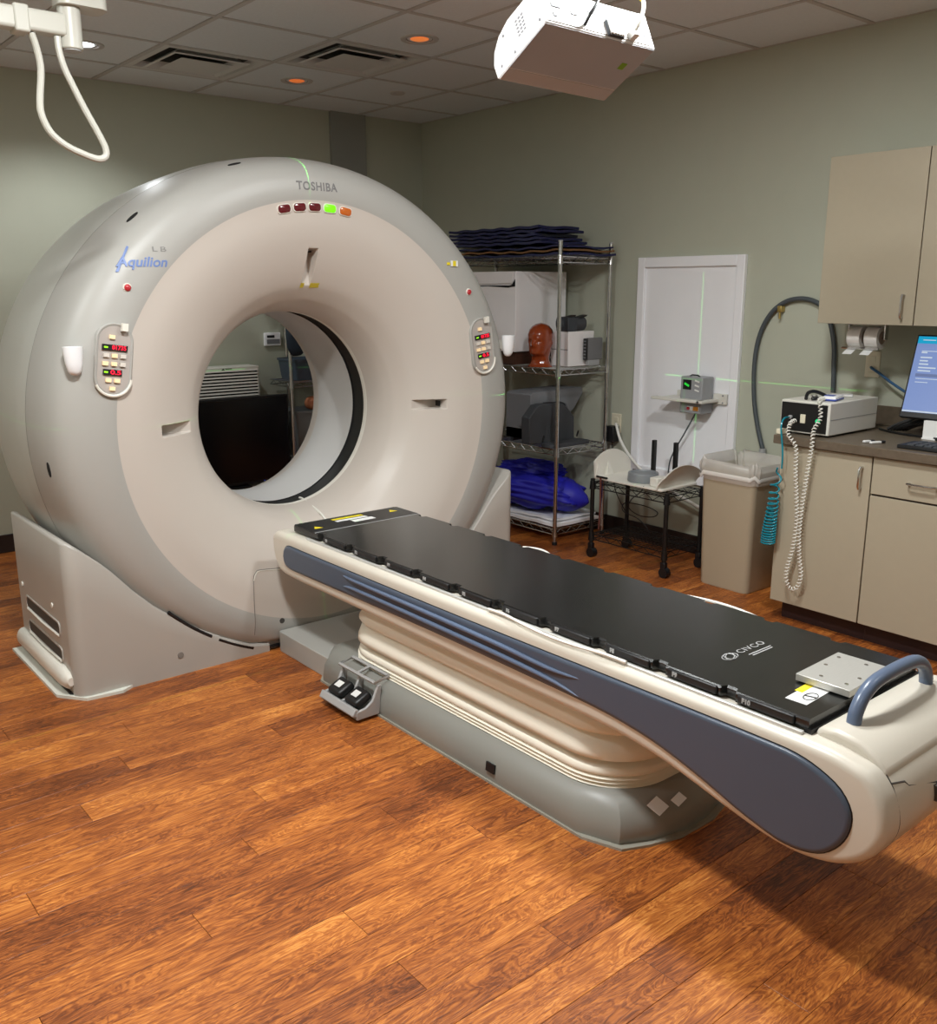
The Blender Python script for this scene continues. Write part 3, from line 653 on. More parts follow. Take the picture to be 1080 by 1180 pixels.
# end hood behind the top
hood = [(-4.508, .545), (-4.508, .570), (-4.522, .582), (-4.56, .588), (-4.615, .580), (-4.655, .557), (-4.68, .53), (-4.68, .50)]
hd = build('end_hood', MB().prism(hood, 'x', TX-.245, TX+.245), m_cream, ct, bevel=.012, seg=3)
build('end_gap', MB().box(TX-.258, TX+.258, -4.509, -4.49, .560, .5735), m_black, ct)
hp = smooth_path([(TX-.175, -4.562, .575), (TX-.168, -4.562, .612), (TX-.135, -4.562, .648), (TX-.07, -4.562, .666), (TX+.07, -4.562, .666), (TX+.135, -4.562, .648), (TX+.168, -4.562, .612), (TX+.175, -4.562, .575)], 6)
build('push_handle', MB().tube(hp, .0165, 14), m_inlay2, ct)
# seams on the near end of the shell
sm = []
for q in [(-4.535, .572), (-4.562, .567), (-4.645, .550), (-4.68, .522), (-4.704, .48), (-4.7145, .43), (-4.706, .39), (-4.678, .345), (-4.628, .309), (-4.57, .288)]: sm.append((TX-.238, q[0], q[1]))
build('shell_seam', MB().tube(smooth_path(sm, 4), .0022, 6), m_groove, sh)
build('shell_seam', MB().tube([(TX-.238, -4.688, .512), (TX-.19, -4.694, .503), (TX-.18, -4.699, .492), (TX-.05, -4.711, .460), (TX+.15, -4.711, .460)], .0025, 6), m_groove, sh)
build('end_socket', MB().box(TX-.08, TX-.045, -4.722, -4.70, .425, .462), m_groove, sh); build('end_label', MB().box(TX-.02, TX+.06, -4.7195, -4.70, .40, .435), m_lab, sh)
# foot pedals on a cast bracket at the pedestal's side
fp = build('pedal_bracket', MB().box(TX-.40, TX-.295, -2.83, -2.60, .012, .03), m_cbase, ct, bevel=.004)
for y in (-2.835, -2.715, -2.6):
    build('bracket_rib', MB().prism([(TX-.40, .012), (TX-.30, .012), (TX-.29, .125), (TX-.305, .125), (TX-.33, .07), (TX-.36, .05), (TX-.40, .045)], 'y', y, y+.012), m_lgrey, fp, bevel=.003)
build('bracket_frame', MB().tube([(TX-.315, -2.59, .135), (TX-.315, -2.83, .135), (TX-.255, -2.83, .148), (TX-.255, -2.59, .148)], .007, 6, True), m_lgrey, fp)
build('bracket_bar', MB().tube([(TX-.315, -2.71, .135), (TX-.255, -2.71, .148)], .006, 6), m_lgrey, fp)
build('bracket_toe', MB().obox((TX-.402, -2.715, .04), (.02, .235, .03), Matrix.Rotation(.5, 3, 'Y')), m_lgrey, fp, bevel=.004)
for i, y in enumerate((-2.655, -2.77)):
    p_ = build('foot_pedal', MB().obox((TX-.352, y, .068), (.075, .085, .035), Matrix.Rotation(-.45, 3, 'Y')), m_black, fp, bevel=.012, seg=3)
    build('pedal_sticker', MB().obox((TX-.36, y, .087), (.028, .036, .0015), Matrix.Rotation(-.45, 3, 'Y')), m_lab, fp)
# steel plate lying on the board
sp = thing('steel_plate', 'square brushed steel plate with small screws on the black couch top', 'metal plate', (.03, -4.425, .596))
M = Matrix.Rotation(.03, 3, 'Z'); pc = Vector((.02, -4.43, .609))
build('plate', MB().obox(pc, (.21, .14, .018), M), m_steel, sp, bevel=.0015)
for u, v in ((-.075, -.045), (-.075, .02), (.0, .048), (.07, .05), (.075, -.02), (-.02, -.05)):
    q = pc+M@Vector((u, v, .009)); build('screw', MB().cyl(q, q+Vector((0, 0, .0015)), .005, 12), m_chrome, sp)
# loose white straps hanging along both long edges of the couch
st = smooth_path([(TX-.277, -3.42, .572), (TX-.280, -3.5, .575), (TX-.289, -3.6, .572), (TX-.294, -3.7, .570), (TX-.291, -3.8, .571), (TX-.283, -3.9, .575), (TX-.278, -3.98, .574)], 8)
single('loose_strap', MB().tube(st, .005, 6), m_cordw, 'thin white strap bulging along the numbered edge of the couch', 'strap', 'white straps on the couch edges')
for a, b, lab in ((-2.98, -3.13, 'short white strap on the couch edge facing the wire shelf'), (-3.72, -4.03, 'long white strap on the couch edge facing the cabinets')):
    n = 12; pts = [(TX+.278+.02*math.sin(math.pi*k/n), a+(b-a)*k/n, .578+.003*math.sin(math.pi*k/n)) for k in range(n+1)]
    single('loose_strap', MB().tube(pts, .005, 6), m_cordw, lab, 'strap', 'white straps on the couch edges')
# ------------------------------------------------------------------ white framed panel in the right wall
pn = thing('window_1', 'white framed blank panel with a small laser shelf on the sage wall', 'window panel', (RW, -2.09, .42), kind='structure')
y0, y1, z0, z1 = -2.457, -1.715, .42, 1.72
build('panel', MB().box(RW-.010, RW, y0+.03, y1-.03, z0+.03, z1-.03), m_white, pn)
for a in ((y0, y0+.052, z0, z1), (y1-.052, y1, z0, z1), (y0+.052, y1-.052, z1-.058, z1), (y0+.052, y1-.052, z0, z0+.058)):
    build('frame', MB().box(RW-.028, RW, *a), m_white, pn, bevel=.004)

# ------------------------------------------------------------------ chrome wire shelving
def wires(x0, x1, y0, y1, z, along='y', pitch=.026, r=.0022):
    mb = MB()
    for zz in (z, z-.032):
        mb.tube([(x0, y0, zz), (x1, y0, zz), (x1, y1, zz), (x0, y1, zz)], .0035, 6, True)
    def zig(a, b):
        a = Vector(a); b = Vector(b); n = max(4, int((b-a).length/.045)); pts = []
        for i in range(n+1): q = a.lerp(b, i/n); pts.append(q+Vector((0, 0, 0 if i % 2 else -.032)))
        mb.tube(pts, .0022, 5)
    zig((x0, y0, z), (x0, y1, z)); zig((x0, y0, z), (x1, y0, z)); zig((x1, y0, z), (x1, y1, z)); zig((x0, y1, z), (x1, y1, z))
    n = int((y1-y0)/pitch)
    for i in range(1, n): yy = y0+(y1-y0)*i/n; mb.tube([(x0, yy, z+.003), (x1, yy, z+.003)], r, 5)
    for k in (.33, .67): xx = x0+(x1-x0)*k; mb.tube([(xx, y0, z-.002), (xx, y1, z-.002)], .003, 5)
    return mb
def shelving(root, x0, x1, y0, y1, h, levels, m_, pr=.0125, casters=False, inset=0):
    for x in (x0, x1):
        for y in (y0, y1):
            if y == y1 and x == x0+0: x = x0+inset
            po = build('post', MB().cyl((x, y, .0 if not casters else .075), (x, y, h), pr, 14), m_, root)
            build('post_cap', MB().cyl((x, y, h), (x, y, h+.008), pr*1.1, 12), m_black if m_ is not m_chrome else m_lgrey, po)
            for z in levels: build('collar', MB().cyl((x, y, z-.04), (x, y, z+.008), pr*1.5, 12, pr*1.2), m_, po)
            if not casters: build('foot', MB().cyl((x, y, 0), (x, y, .02), pr*1.3, 12), m_black, po)
            else:
                build('caster_fork', MB().box(x-.014, x+.014, y-.016, y+.016, .045, .085), m_black, po, bevel=.004)
                build('caster_wheel', MB().cyl((x-.018, y-.008, .028), (x+.018, y-.008, .028), .028, 20), m_black, po)
    for z in levels: build('wire_shelf', wires(x0, x1, y0, y1, z), m_, root)
SX0, SX1, SY0, SY1 = 1.888, 2.318, -1.548, -.50
LV = [.095, .592, 1.072, 1.722]
ws = thing('wire_shelving', 'tall chrome wire shelving unit holding cartons and a mannequin head', 'shelving', (2.1, -1.0, 0))
shelving(ws, SX0, SX1, SY0, SY1, 1.805, LV, m_chrome)
# dark navy mats piled on top
def sheet(name, x0, x1, ya, yb, z, amp, ph, m_, label, cat, group, th=.012, nx=6, ny=40, tilt=0, droop=0):
    P = []; 
    for s in (0, 1):
        for j in range(ny):
            for i in range(nx):
                u = i/(nx-1); v = j/(ny-1); x = x0+(x1-x0)*u+.006*math.sin(v*9+ph); y = ya+(yb-ya)*v
                zz = z+amp*(.5+.5*math.sin(v*7.5+ph))*(.55+.45*math.cos(u*2.2+ph))+tilt*v+.004*math.sin(v*31+u*9+ph*3)*min(1, amp*80)
                P.append((x, y, zz+s*th))
    mb = MB(); f = []
    k = nx*ny
    for j in range(ny-1):
        for i in range(nx-1):
            a = j*nx+i; f.append((a, a+nx, a+nx+1, a+1)); f.append((k+a, k+a+1, k+a+nx+1, k+a+nx))
    for i in range(nx-1):
        f.append((i, i+1, k+i+1, k+i)); a = (ny-1)*nx+i; f.append((a+1, a, k+a, k+a+1))
    for j in range(ny-1):
        a = j*nx; f.append((a+nx, a, k+a, k+a+nx)); a = j*nx+nx-1; f.append((a, a+nx, k+a+nx, k+a))
    mb.add(P, f)
    return single(name, mb, m_, label, cat, group, ang=50)
zb = 1.728
sheet('protective_mat', 1.906, 2.30, -1.60, -.52, zb, .012, 1.6, m_navy, 'lowest navy mat of the pile on the wire shelving, under a tan one', 'mat', 'mats on the top shelf', .012, tilt=0)
sheet('protective_mat', 1.908, 2.302, -1.585, -.62, zb+.022, .013, 1.6, m_mattan, 'tan-backed mat showing between navy mats on the shelving', 'mat', 'mats on the top shelf', .010, tilt=0)
sheet('protective_mat', 1.906, 2.302, -1.575, -.56, zb+.042, .015, 1.6, m_navy, 'navy mat lying right over the tan one', 'mat', 'mats on the top shelf', .010, tilt=0)
for i in range(5):
    sheet('protective_mat', 1.906+.004*(i % 2), 2.29-.01*i, -1.37+.03*(i % 3), -.50, zb+.072+i*.0225, .010, 2.2+i*.12, m_navy, ['shorter navy mat second above the long ones', 'shorter navy mat third above the long ones', 'shorter navy mat fourth above the long ones', 'navy mat just under the uppermost one', 'uppermost navy mat of the pile on the shelving'][i], 'mat', 'mats on the top shelf', .015)
# brown box carrying the big carton, carton with a torn hand hole
t = thing('brown_box', 'flat dark brown box under the big white carton', 'box', (2.1, -.8, 1.08))
build('tray', MB().box(1.93, 2.30, -1.13, -.56, 1.077, 1.155), m_brown, t, bevel=.004); build('lid', MB().box(1.925, 2.305, -1.135, -.555, 1.128, 1.158), m_brown, t, bevel=.003)
t = thing('white_carton', 'big white carton with a torn flap on the wire shelving', 'box', (2.1, -.86, 1.159))
build('body', MB().box(1.897, 2.335, -1.16, -.56, 1.159, 1.645), m_carton, t, bevel=.003)
build('torn_gap', MB().prism([(-1.155, 1.60), (-1.155, 1.555), (-1.09, 1.548), (-.9, 1.556), (-.62, 1.552), (-.62, 1.56), (-1.11, 1.562), (-1.13, 1.57)], 'x', 1.8955, 1.90), m_void, t)
build('flap', MB().prism([(-1.15, 1.645), (-1.135, 1.575), (-.60, 1.566), (-.57, 1.645)], 'x', 1.887, 1.8925), m_carton, t)
# mannequin head
def head_mesh(c, H, yaw):
    P = []; nu, nv = 48, 44
    for j in range(nv):
        v = j/(nv-1); z = v*H
        # half depth (face direction) and half width by height
        zs = [0, .06, .14, .24, .30, .36, .45, .55, .65, .75, .85, .93, .98, 1.0]
        bk = [.080, .062, .054, .054, .058, .068, .086, .098, .104, .102, .088, .064, .036, .002]
        ft = [.062, .050, .046, .052, .084, .090, .090, .088, .090, .090, .078, .056, .032, .002]
        wd = [.082, .066, .056, .056, .060, .064, .068, .071, .074, .074, .066, .050, .028, .002]
        b_, f_, w_ = (float(np.interp(v, zs, a)) for a in (bk, ft, wd))
        for i in range(nu):
            a = 2*math.pi*i/nu; ca, sa = math.cos(a), math.sin(a)
            x = (f_ if ca > 0 else b_)*ca; y = w_*sa
            g = math.exp(-(a if a < math.pi else a-2*math.pi)**2/.035)
            x += g*.022*math.exp(-((v-.515)/.05)**2)+g*.012*math.exp(-((v-.57)/.05)**2)          # nose
            x += g*.007*math.exp(-((v-.405)/.014)**2)+g*.006*math.exp(-((v-.375)/.014)**2)-g*.005*math.exp(-((v-.39)/.007)**2)   # lips
            x += .010*math.exp(-(a if a < math.pi else a-2*math.pi)**2/.10)*math.exp(-((v-.315)/.03)**2)   # chin
            for e in (-.42, .42):
                d = (a if a < math.pi else a-2*math.pi)-e; q = math.exp(-d*d/.02)
                x -= q*.012*math.exp(-((v-.585)/.03)**2); x += q*.005*math.exp(-((v-.66)/.025)**2)
            for e in (-1.62, 1.62):
                d = (a if a < math.pi else a-2*math.pi)-e; q = math.exp(-d*d/.02)*math.exp(-((v-.53)/.07)**2); y += math.copysign(q*.012, sa)
            P.append((c[0]+x*math.cos(yaw)-y*math.sin(yaw), c[1]+x*math.sin(yaw)+y*math.cos(yaw), c[2]+z))
    mb = MB().grid(P, nu, nv, True); n = len(P); mb.f += [tuple(range(nu-1, -1, -1)), tuple(range(n-nu, n))]; return mb
single('mannequin_head', head_mesh((1.955, -1.325, 1.078), .262, math.radians(198)), m_head, 'glossy brown mannequin head facing away from the wall on the wire shelving', 'mannequin head', ang=70)
# small carton with a roll on it and a grey cassette leaning on it
t = thing('small_carton', 'small white carton under a dark roll on the wire shelving', 'box', (2.17, -1.40, 1.078))
build('body', MB().box(2.06, 2.285, -1.46, -1.31, 1.078, 1.288), m_carton, t, bevel=.003); build('tape_seam', MB().box(2.0592, 2.061, -1.455, -1.315, 1.177, 1.181), m_mgrey, t)
t = thing('dark_roll', 'dark grey rolled pad with loose tips on the small carton', 'pad', (2.14, -1.41, 1.289))
build('roll', MB().tube([(2.05, -1.38, 1.333), (2.10, -1.40, 1.334), (2.16, -1.42, 1.333), (2.215, -1.425, 1.332)], [.040, .0435, .0435, .041], 16), m_dgrey, t)
build('pad', MB().box(2.052, 2.13, -1.465, -1.36, 1.289, 1.372), mat('slate_pad', rgb(58, 62, 68), .6), t, bevel=.006)
for x in (2.06, 2.16): build('strap_tip', MB().prism([(x, 1.372), (x+.075, 1.386), (x+.06, 1.375), (x+.01, 1.364)], 'y', -1.45, -1.40), m_black, t)
t = thing('grey_cassette', 'flat grey cassette with black slotted edge against the small carton', 'cassette', (2.25, -1.50, 1.078))
M = Matrix.Rotation(math.radians(-8), 3, 'X')
cb = build('shell', MB().obox((2.255, -1.49, 1.180), (.135, .022, .135), Matrix.Identity(3)), mat('cassette_grey', rgb(118, 118, 120), .5), t, bevel=.006)
build('slotted_edge', MB().obox((2.182, -1.488, 1.180), (.016, .026, .13), Matrix.Identity(3)), m_black, t, bevel=.002)
for k in range(6): build('slot', MB().box(2.173, 2.176, -1.498, -1.478, 1.125+k*.02, 1.132+k*.02), m_mgrey, t)
build('stand', MB().box(2.20, 2.30, -1.50, -1.475, 1.0785, 1.114), m_lgrey, t, bevel=.003)
# foam positioning board and wedge on the middle shelf
t = thing('tilted_board', 'grey bent positioning board leaning over a dark wedge', 'board', (2.1, -1.25, .598))
FY = -1.34
S = [(q.x, max(q.z, .5985)) for q in (pY(x, y, FY) for x, y in ((560, 511), (606, 456), (614, 453), (671, 446), (672, 452), (662, 470), (656, 477), (653, 466), (646, 463), (626, 464), (613, 478), (600, 497), (588, 511)))]
S = [(max(1.865, min(x, 2.36)), z) for x, z in S]
build('board', MB().prism(S, 'y', FY, FY+.22), m_mgrey, t, bevel=.005)
build('foot_rail', MB().box(1.93, 2.30, FY+.225, FY+.25, .5985, .62), m_dgrey, t); build('back_prop', MB().obox((2.12, FY+.27, .70), (.16, .012, .21), Matrix.Rotation(.25, 3, 'X')), m_dgrey, t)
t = thing('foam_wedge', 'dark slate foam block with cut corners under the bent board', 'foam block', (2.1, -1.4, .598))
S = [(q.x, max(q.z, .5985)) for q in (pY(x, y, -1.42) for x, y in ((610, 512), (610, 482), (620, 468), (626, 466), (650, 465), (657, 473), (662, 480), (662, 506), (655, 512)))]
build('block', MB().prism(S, 'y', -1.42, -1.35), m_dgrey, t, bevel=.006)
build('base_lip', MB().prism([(q.x, q.y) for q in (pZ(592, 514, .62), pZ(612, 511, .62), pZ(668, 508, .62), pZ(655, 514, .62))][:0] or rrect(.17, .05, .02, 3, (2.04, -1.475)), 'z', .5985, .622), m_dgrey, t, bevel=.005)
for x, z in ((1.90, .645), (2.20, .65)): build('strap_slot', MB().obox((x, -1.4215, z), (.012, .003, .04), Matrix.Rotation(.4, 3, 'Y')), m_black, t)
# white sheets and the blue bag on the bottom shelf
sheet('flat_sheet', 1.906, 2.30, -1.53, -.62, .101, .004, .4, m_carton, 'lower wide white foam sheet on the bottom wire shelf', 'foam sheet', 'white sheets on the bottom shelf', .018)
sheet('flat_sheet', 1.93, 2.302, -1.50, -.75, .127, .006, .6, m_white, 'upper white foam sheet under the blue bag', 'foam sheet', 'white sheets on the bottom shelf', .014, tilt=0)
def lump(c, rad, seed, fold=.05, nu=40, nv=26, rz=0, flat_=.0, power=2.4):
    rnd = random.Random(seed); ph = [rnd.random()*6.28 for _ in range(8)]; P = []
    for j in range(nv):
        t_ = math.pi*j/(nv-1)
        for i in range(nu):
            a = 2*math.pi*i/nu; d = Vector((math.sin(t_)*math.cos(a), math.sin(t_)*math.sin(a), math.cos(t_)))
            k = (abs(d.x)**power+abs(d.y)**power+abs(d.z)**power)**(-1/power)
            k *= 1+fold*(math.sin(5*d.x+4*d.z+ph[0])*math.cos(7*d.y+ph[1])+.6*math.sin(13*d.y+6*d.x+ph[2])+.4*math.sin(19*d.z+11*d.x+ph[3]))
            q = Vector((d.x*k*rad[0], d.y*k*rad[1], d.z*k*rad[2])); q.z = max(q.z, -rad[2]*(1-flat_))
            P.append((c[0]+q.x*math.cos(rz)-q.y*math.sin(rz), c[1]+q.x*math.sin(rz)+q.y*math.cos(rz), c[2]+q.z))
    return MB().grid(P, nu, nv, True)
t = thing('blue_bag', 'royal blue stuffed cloth bag on the bottom wire shelf', 'bag', (2.08, -1.12, .15))
build('body', lump((2.075, -1.06, .268), (.19, .44, .112), 3, .085, 64, 40, rz=.10, flat_=.02), m_blue, t, ang=80)
build('tied_end', MB().tube(smooth_path([(2.11, -1.40, .262), (2.13, -1.48, .25), (2.15, -1.54, .24), (2.155, -1.575, .235)], 5), [.105, .104, .102, .099, .094, .088, .08, .07, .06, .052, .045, .036, .026, .018, .012, .006], 16), m_blue, t, ang=80)
build('folded_top', lump((2.12, -1.10, .385), (.11, .22, .06), 5, .12, rz=.3), m_blue, t, ang=80)

# ------------------------------------------------------------------ second wire shelving in the corner, seen through the bore
w2 = thing('wire_shelving', 'chrome wire shelving with plastic bins in the corner behind the scanner', 'shelving', (1.75, .2, 0))
W0 = pY(334, 400, .11).x
shelving(w2, W0, 2.30, .11, .41, 1.75, [.12, .42, .93, 1.40], m_chrome, inset=.14)
def tub(x0, x1, y0, y1, z0, h, m_, label, lid=None, group='plastic bins on the corner shelving'):
    t = thing('plastic_bin', label, 'bin', ((x0+x1)/2, (y0+y1)/2, z0), group)
    cx, cy, hx, hy = (x0+x1)/2, (y0+y1)/2, (x1-x0)/2, (y1-y0)/2
    build('tub', MB().loops([[(cx+q[0]*k, cy+q[1]*k, z0+zz) for q in rrect(hx, hy, .02, 3)] for k, zz in ((.9, 0), (1, h), (.96, h), (.87, .01))]), m_, t)
    build('rim', MB().loops([[(cx+q[0]*k, cy+q[1]*k, z0+zz) for q in rrect(hx, hy, .02, 3)] for k, zz in ((.99, h-.012), (1.03, h-.012), (1.03, h+.003), (.97, h+.003))], cap=False), m_, t)
m_clear = mat('frosted_plastic', rgb(150, 154, 156), .35, var=.03, trans=.35)
tub(W0+.05, W0+.42, .125, .39, .936, .14, mat('slate_blue_plastic', rgb(72, 84, 98), .45), 'slate blue plastic bin below the dark pouches on the corner shelving')
tub(W0+.03, W0+.43, .125, .39, .426, .30, m_clear, 'tall frosted plastic bin on the corner shelving')
tub(W0+.03, W0+.43, .125, .39, .126, .23, m_clear, 'low frosted plastic bin near the floor of the corner shelving')
for i, (x, z, m_, lab) in enumerate(((W0+.12, 1.406, m_navy, 'dark navy pouch hung over the upper corner shelf'), (W0+.32, 1.406, m_black, 'black pouch on the upper corner shelf'))):
    single('soft_pouch', lump((x, .26, z+.062), (.08, .12, .06), 20+i, .06, 24, 16), m_, lab, 'pouch', 'pouches on the corner shelving', ang=80)
hp = thing('hanging_pouch', 'dark teal pouch hanging on the corner shelving post', 'pouch', (W0, .05, 1.2))
build('pouch', lump((W0+.02, .055, 1.24), (.075, .035, .13), 33, .06, 24, 16), mat('dark_teal_cloth', rgb(28, 44, 58), .6), hp, ang=80)
build('flap', lump((W0+.005, .03, 1.335), (.05, .02, .035), 34, .05, 20, 12), mat('teal_cloth', rgb(60, 120, 135), .6), hp, ang=80)
single('orange_ball', lump((W0+.2, .19, .772), (.05, .05, .045), 40, .03, 20, 14), mat('peach_foam', rgb(206, 130, 92), .6), 'small peach foam lump lying on the tall frosted bin', 'foam lump', ang=80)

# low cabinet, large black screen and louvred air cleaner against the back wall
DY = .13; q0 = pY(280, 458, DY); q1 = pY(300, 556, DY); rx = pY(333, 480, DY).x; lz_ = q1.z-.02
t = thing('low_cabinet', 'low taupe cabinet behind the scanner bore', 'cabinet', (.5, .26, 0))
build('carcass', MB().box(-.05, rx, .10, .43, .08, lz_), m_cab, t, bevel=.003); build('plinth', MB().box(-.03, rx-.02, .12, .43, 0, .08), m_toe, t)
for a, b in ((-.045, .48), (.485, rx-.005)): build('door', MB().box(a, b, .088, .10, .09, lz_-.01), m_cab, t, bevel=.002)
t = thing('flat_screen', 'large black switched-off screen standing on the low cabinet', 'screen', (.55, DY, lz_))
build('housing', MB().box(.02, rx, DY, DY+.045, q1.z, q0.z), m_black, t, bevel=.004); build('glass', MB().box(.032, rx-.012, DY-.001, DY+.002, q1.z+.02, q0.z-.012), mat('black_gloss', rgb(9, 10, 16), .18), t)
build('stand', MB().box(.35, .70, DY-.03, DY+.09, lz_, lz_+.012), m_black, t, bevel=.003); build('neck', MB().box(.48, .57, DY+.01, DY+.04, lz_+.01, q1.z+.03), m_black, t); build('standby_light', MB().box(.80, .81, DY-.002, DY, q1.z+.008, q1.z+.013), mat('blue_led', rgb(50, 70, 200), .4, emis=.4), t)
AY = .27; a0, a1 = pY(229, 421, AY), pY(298.5, 421, AY)
t = thing('air_cleaner', 'white louvred air cleaner standing behind the black screen', 'air cleaner', (.6, .35, lz_))
ax0, ax1, az = a0.x-.06, a1.x, a1.z
build('case', MB().box(ax0, ax1, AY, .425, lz_, az), m_equip, t, bevel=.006)
for k in range(12):
    z = az-.035-k*.0205
    build('slat', MB().obox(((ax0+ax1)/2, AY-.005, z+.008), (ax1-ax0-.03, .004, .011), Matrix.Rotation(-.4, 3, 'X')), m_equip, t)
    build('slot', MB().box(ax0+.018, ax1-.018, AY-.0015, AY+.001, z-.006, z+.003), m_void, t)
xm = (ax0+ax1)/2; build('brand_mark', MB().prism([(xm-.03, az-.02), (xm-.005, az-.02), (xm-.016, az-.008)], 'y', AY-.0012, AY+.001), m_ink, t); build('brand_mark', MB().box(xm+.0, xm+.045, AY-.0012, AY+.001, az-.015, az-.010), m_ink, t)
t = thing('thermostat', 'white wall thermostat with dark display beside the corner shelving', 'thermostat', (1.07, BW, 1.2))
a, b = pY(303, 383.5, BW), pY(322.5, 398, BW)
build('case', MB().box(a.x, b.x, BW-.022, BW, b.z, a.z), m_white, t, bevel=.006)
build('screen', MB().box(a.x+.018, a.x+.075, BW-.0235, BW-.02, a.z-.035, a.z-.017), m_ink, t); build('cover', MB().box(a.x+.016, b.x-.01, BW-.0238, BW-.02, b.z+.014, b.z+.046), m_mgrey, t)

# ------------------------------------------------------------------ cabinets
CY0, CY1, CY2 = -3.15, -3.587, -4.45; CX = 1.74
def handle(parent, a, b, out, m_=m_chrome, r=.005):
    a = Vector(a); b = Vector(b); o_ = Vector(out); d = (b-a).normalized()*.01
    return build('handle', MB().tube([a, a+o_*.8, a+o_+d, b+o_-d, b+o_*.8, b], r, 8), m_, parent)
bc = thing('base_cabinet', 'narrow taupe base cabinet with one tall door beside the bin', 'cabinet', (2.06, -3.37, 0), 'taupe base cabinets')
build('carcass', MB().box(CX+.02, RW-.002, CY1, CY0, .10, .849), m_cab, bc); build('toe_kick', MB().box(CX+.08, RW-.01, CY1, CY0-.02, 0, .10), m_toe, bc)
d = build('door', MB().box(CX, CX+.0195, CY1+.003, CY0, .10, .845), m_cab, bc, bevel=.0015)
handle(d, (CX, -3.545, .795), (CX, -3.545, .703), (-.028, 0, 0))
b2 = thing('base_cabinet', 'wide taupe base cabinet with a drawer above its door', 'cabinet', (2.06, -4.0, 0), 'taupe base cabinets')
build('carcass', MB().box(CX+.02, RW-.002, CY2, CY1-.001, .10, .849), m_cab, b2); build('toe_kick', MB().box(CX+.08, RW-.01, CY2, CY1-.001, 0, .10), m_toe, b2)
d = build('drawer', MB().box(CX, CX+.0195, -4.04, CY1-.003, .687, .845), m_cab, b2, bevel=.0015); handle(d, (CX, -3.752, .757), (CX, -3.865, .757), (-.028, 0, 0))
d = build('door', MB().box(CX, CX+.0195, -4.04, CY1-.003, .10, .678), m_cab, b2, bevel=.0015); handle(d, (CX, -3.98, .64), (CX, -3.98, .55), (-.028, 0, 0))
build('gap', MB().box(CX+.012, CX+.0199, -4.04, CY1-.003, .678, .687), m_cabin, d)
d = build('drawer', MB().box(CX, CX+.0195, CY2, -4.044, .687, .845), m_cab, b2, bevel=.0015); d = build('door', MB().box(CX, CX+.0195, CY2, -4.044, .10, .678), m_cab, b2, bevel=.0015)
tp = thing('countertop', 'mottled brown stone-look countertop with low backsplash', 'countertop', (2.06, -3.8, .85))
build('slab', MB().box(CX-.025, RW-.001, CY2, CY0+.03, .850, .890), m_counter, tp, bevel=.003); build('backsplash', MB().box(RW-.022, RW-.001, CY2, CY0+.03, .890, .985), m_counter, tp, bevel=.002)
UX = 2.07
for i, (a, b, lab) in enumerate(((-3.538, -3.085, 'taupe wall cabinet nearest the hose, tape rolls under it'), (-4.0, -3.541, 'taupe wall cabinet above the monitor'))):
    uc = thing('wall_cabinet', lab, 'cabinet', ((UX+RW)/2, (a+b)/2, 1.38), 'taupe wall cabinets')
    build('carcass', MB().box(UX+.02, RW-.001, a, b, 1.382, 2.122), m_cab, uc)
    d = build('door', MB().box(UX, UX+.0195, a+.0015, b, 1.382, 2.122), m_cab, uc, bevel=.0015)
    handle(d, (UX, a+.05, 1.512), (UX, a+.05, 1.414), (-.026, 0, 0))

# ------------------------------------------------------------------ waste bin with liner
wb = thing('waste_bin', 'tall square taupe waste bin with a clear liner', 'waste bin', (2.11, -2.72, 0))
def sqr(cx, cy, hx, hy, z, r=.03): return [(cx+q[0], cy+q[1], z) for q in rrect(hx, hy, r, 4)]
bcx, bcy = 2.105, -2.73
build('body', MB().loops([sqr(bcx, bcy, .145, .145, 0), sqr(bcx, bcy, .15, .15, .01), sqr(bcx, bcy, .163, .163, .60), sqr(bcx, bcy, .168, .168, .61), sqr(bcx, bcy, .168, .168, .635), sqr(bcx, bcy, .160, .160, .635), sqr(bcx, bcy, .14, .14, .05)]), m_bin, wb, ang=50)
m_liner = mat('clear_liner', rgb(214, 208, 200), .3, var=.1, vs_=14, alpha=.5, bump=.6, bs=25)
P = []; nu = 72; prof = [(.95, .50, 0), (1.0, .60, .3), (1.035, .64, .6), (1.045, .668, .9), (1.03, .70, 1), (1.0, .715, 1), (.95, .70, 1), (.88, .655, 1.2), (.8, .61, 1.4)]
prof = [(1.02, .575, .2), (1.04, .59, .4), (1.045, .612, .6), (1.06, .640, .9), (1.05, .665, 1), (1.01, .682, 1), (.95, .672, 1), (.86, .63, 1.4), (.76, .58, 1.8), (.6, .55, 2)]
base_ = rrect(.17, .17, .045, 17)
for k, z, am in prof:
    for i, q in enumerate(base_):
        a = i/len(base_)*2*math.pi; s_ = 1+am*(.018*math.sin(9*a+z*20)+.012*math.sin(17*a-z*35)+.010*math.sin(29*a))
        P.append((bcx+q[0]*k*s_, bcy+q[1]*k*s_, z+am*(.010*math.sin(5*a+1)+.006*math.sin(13*a))))
build('liner', MB().grid(P, len(base_), len(prof), True), m_liner, wb, ang=80)
P = []
for z, k in ((.592, 1.055), (.603, 1.075), (.614, 1.06)):
    for i, q in enumerate(base_): a = i/len(base_)*2*math.pi; P.append((bcx+q[0]*k, bcy+q[1]*k, z+.012*math.sin(2*a+.5)+.006*math.sin(7*a)))
build('liner_drawstring', MB().grid(P, len(base_), 3, True), mat('white_film', rgb(228, 224, 218), .35), wb, ang=80)

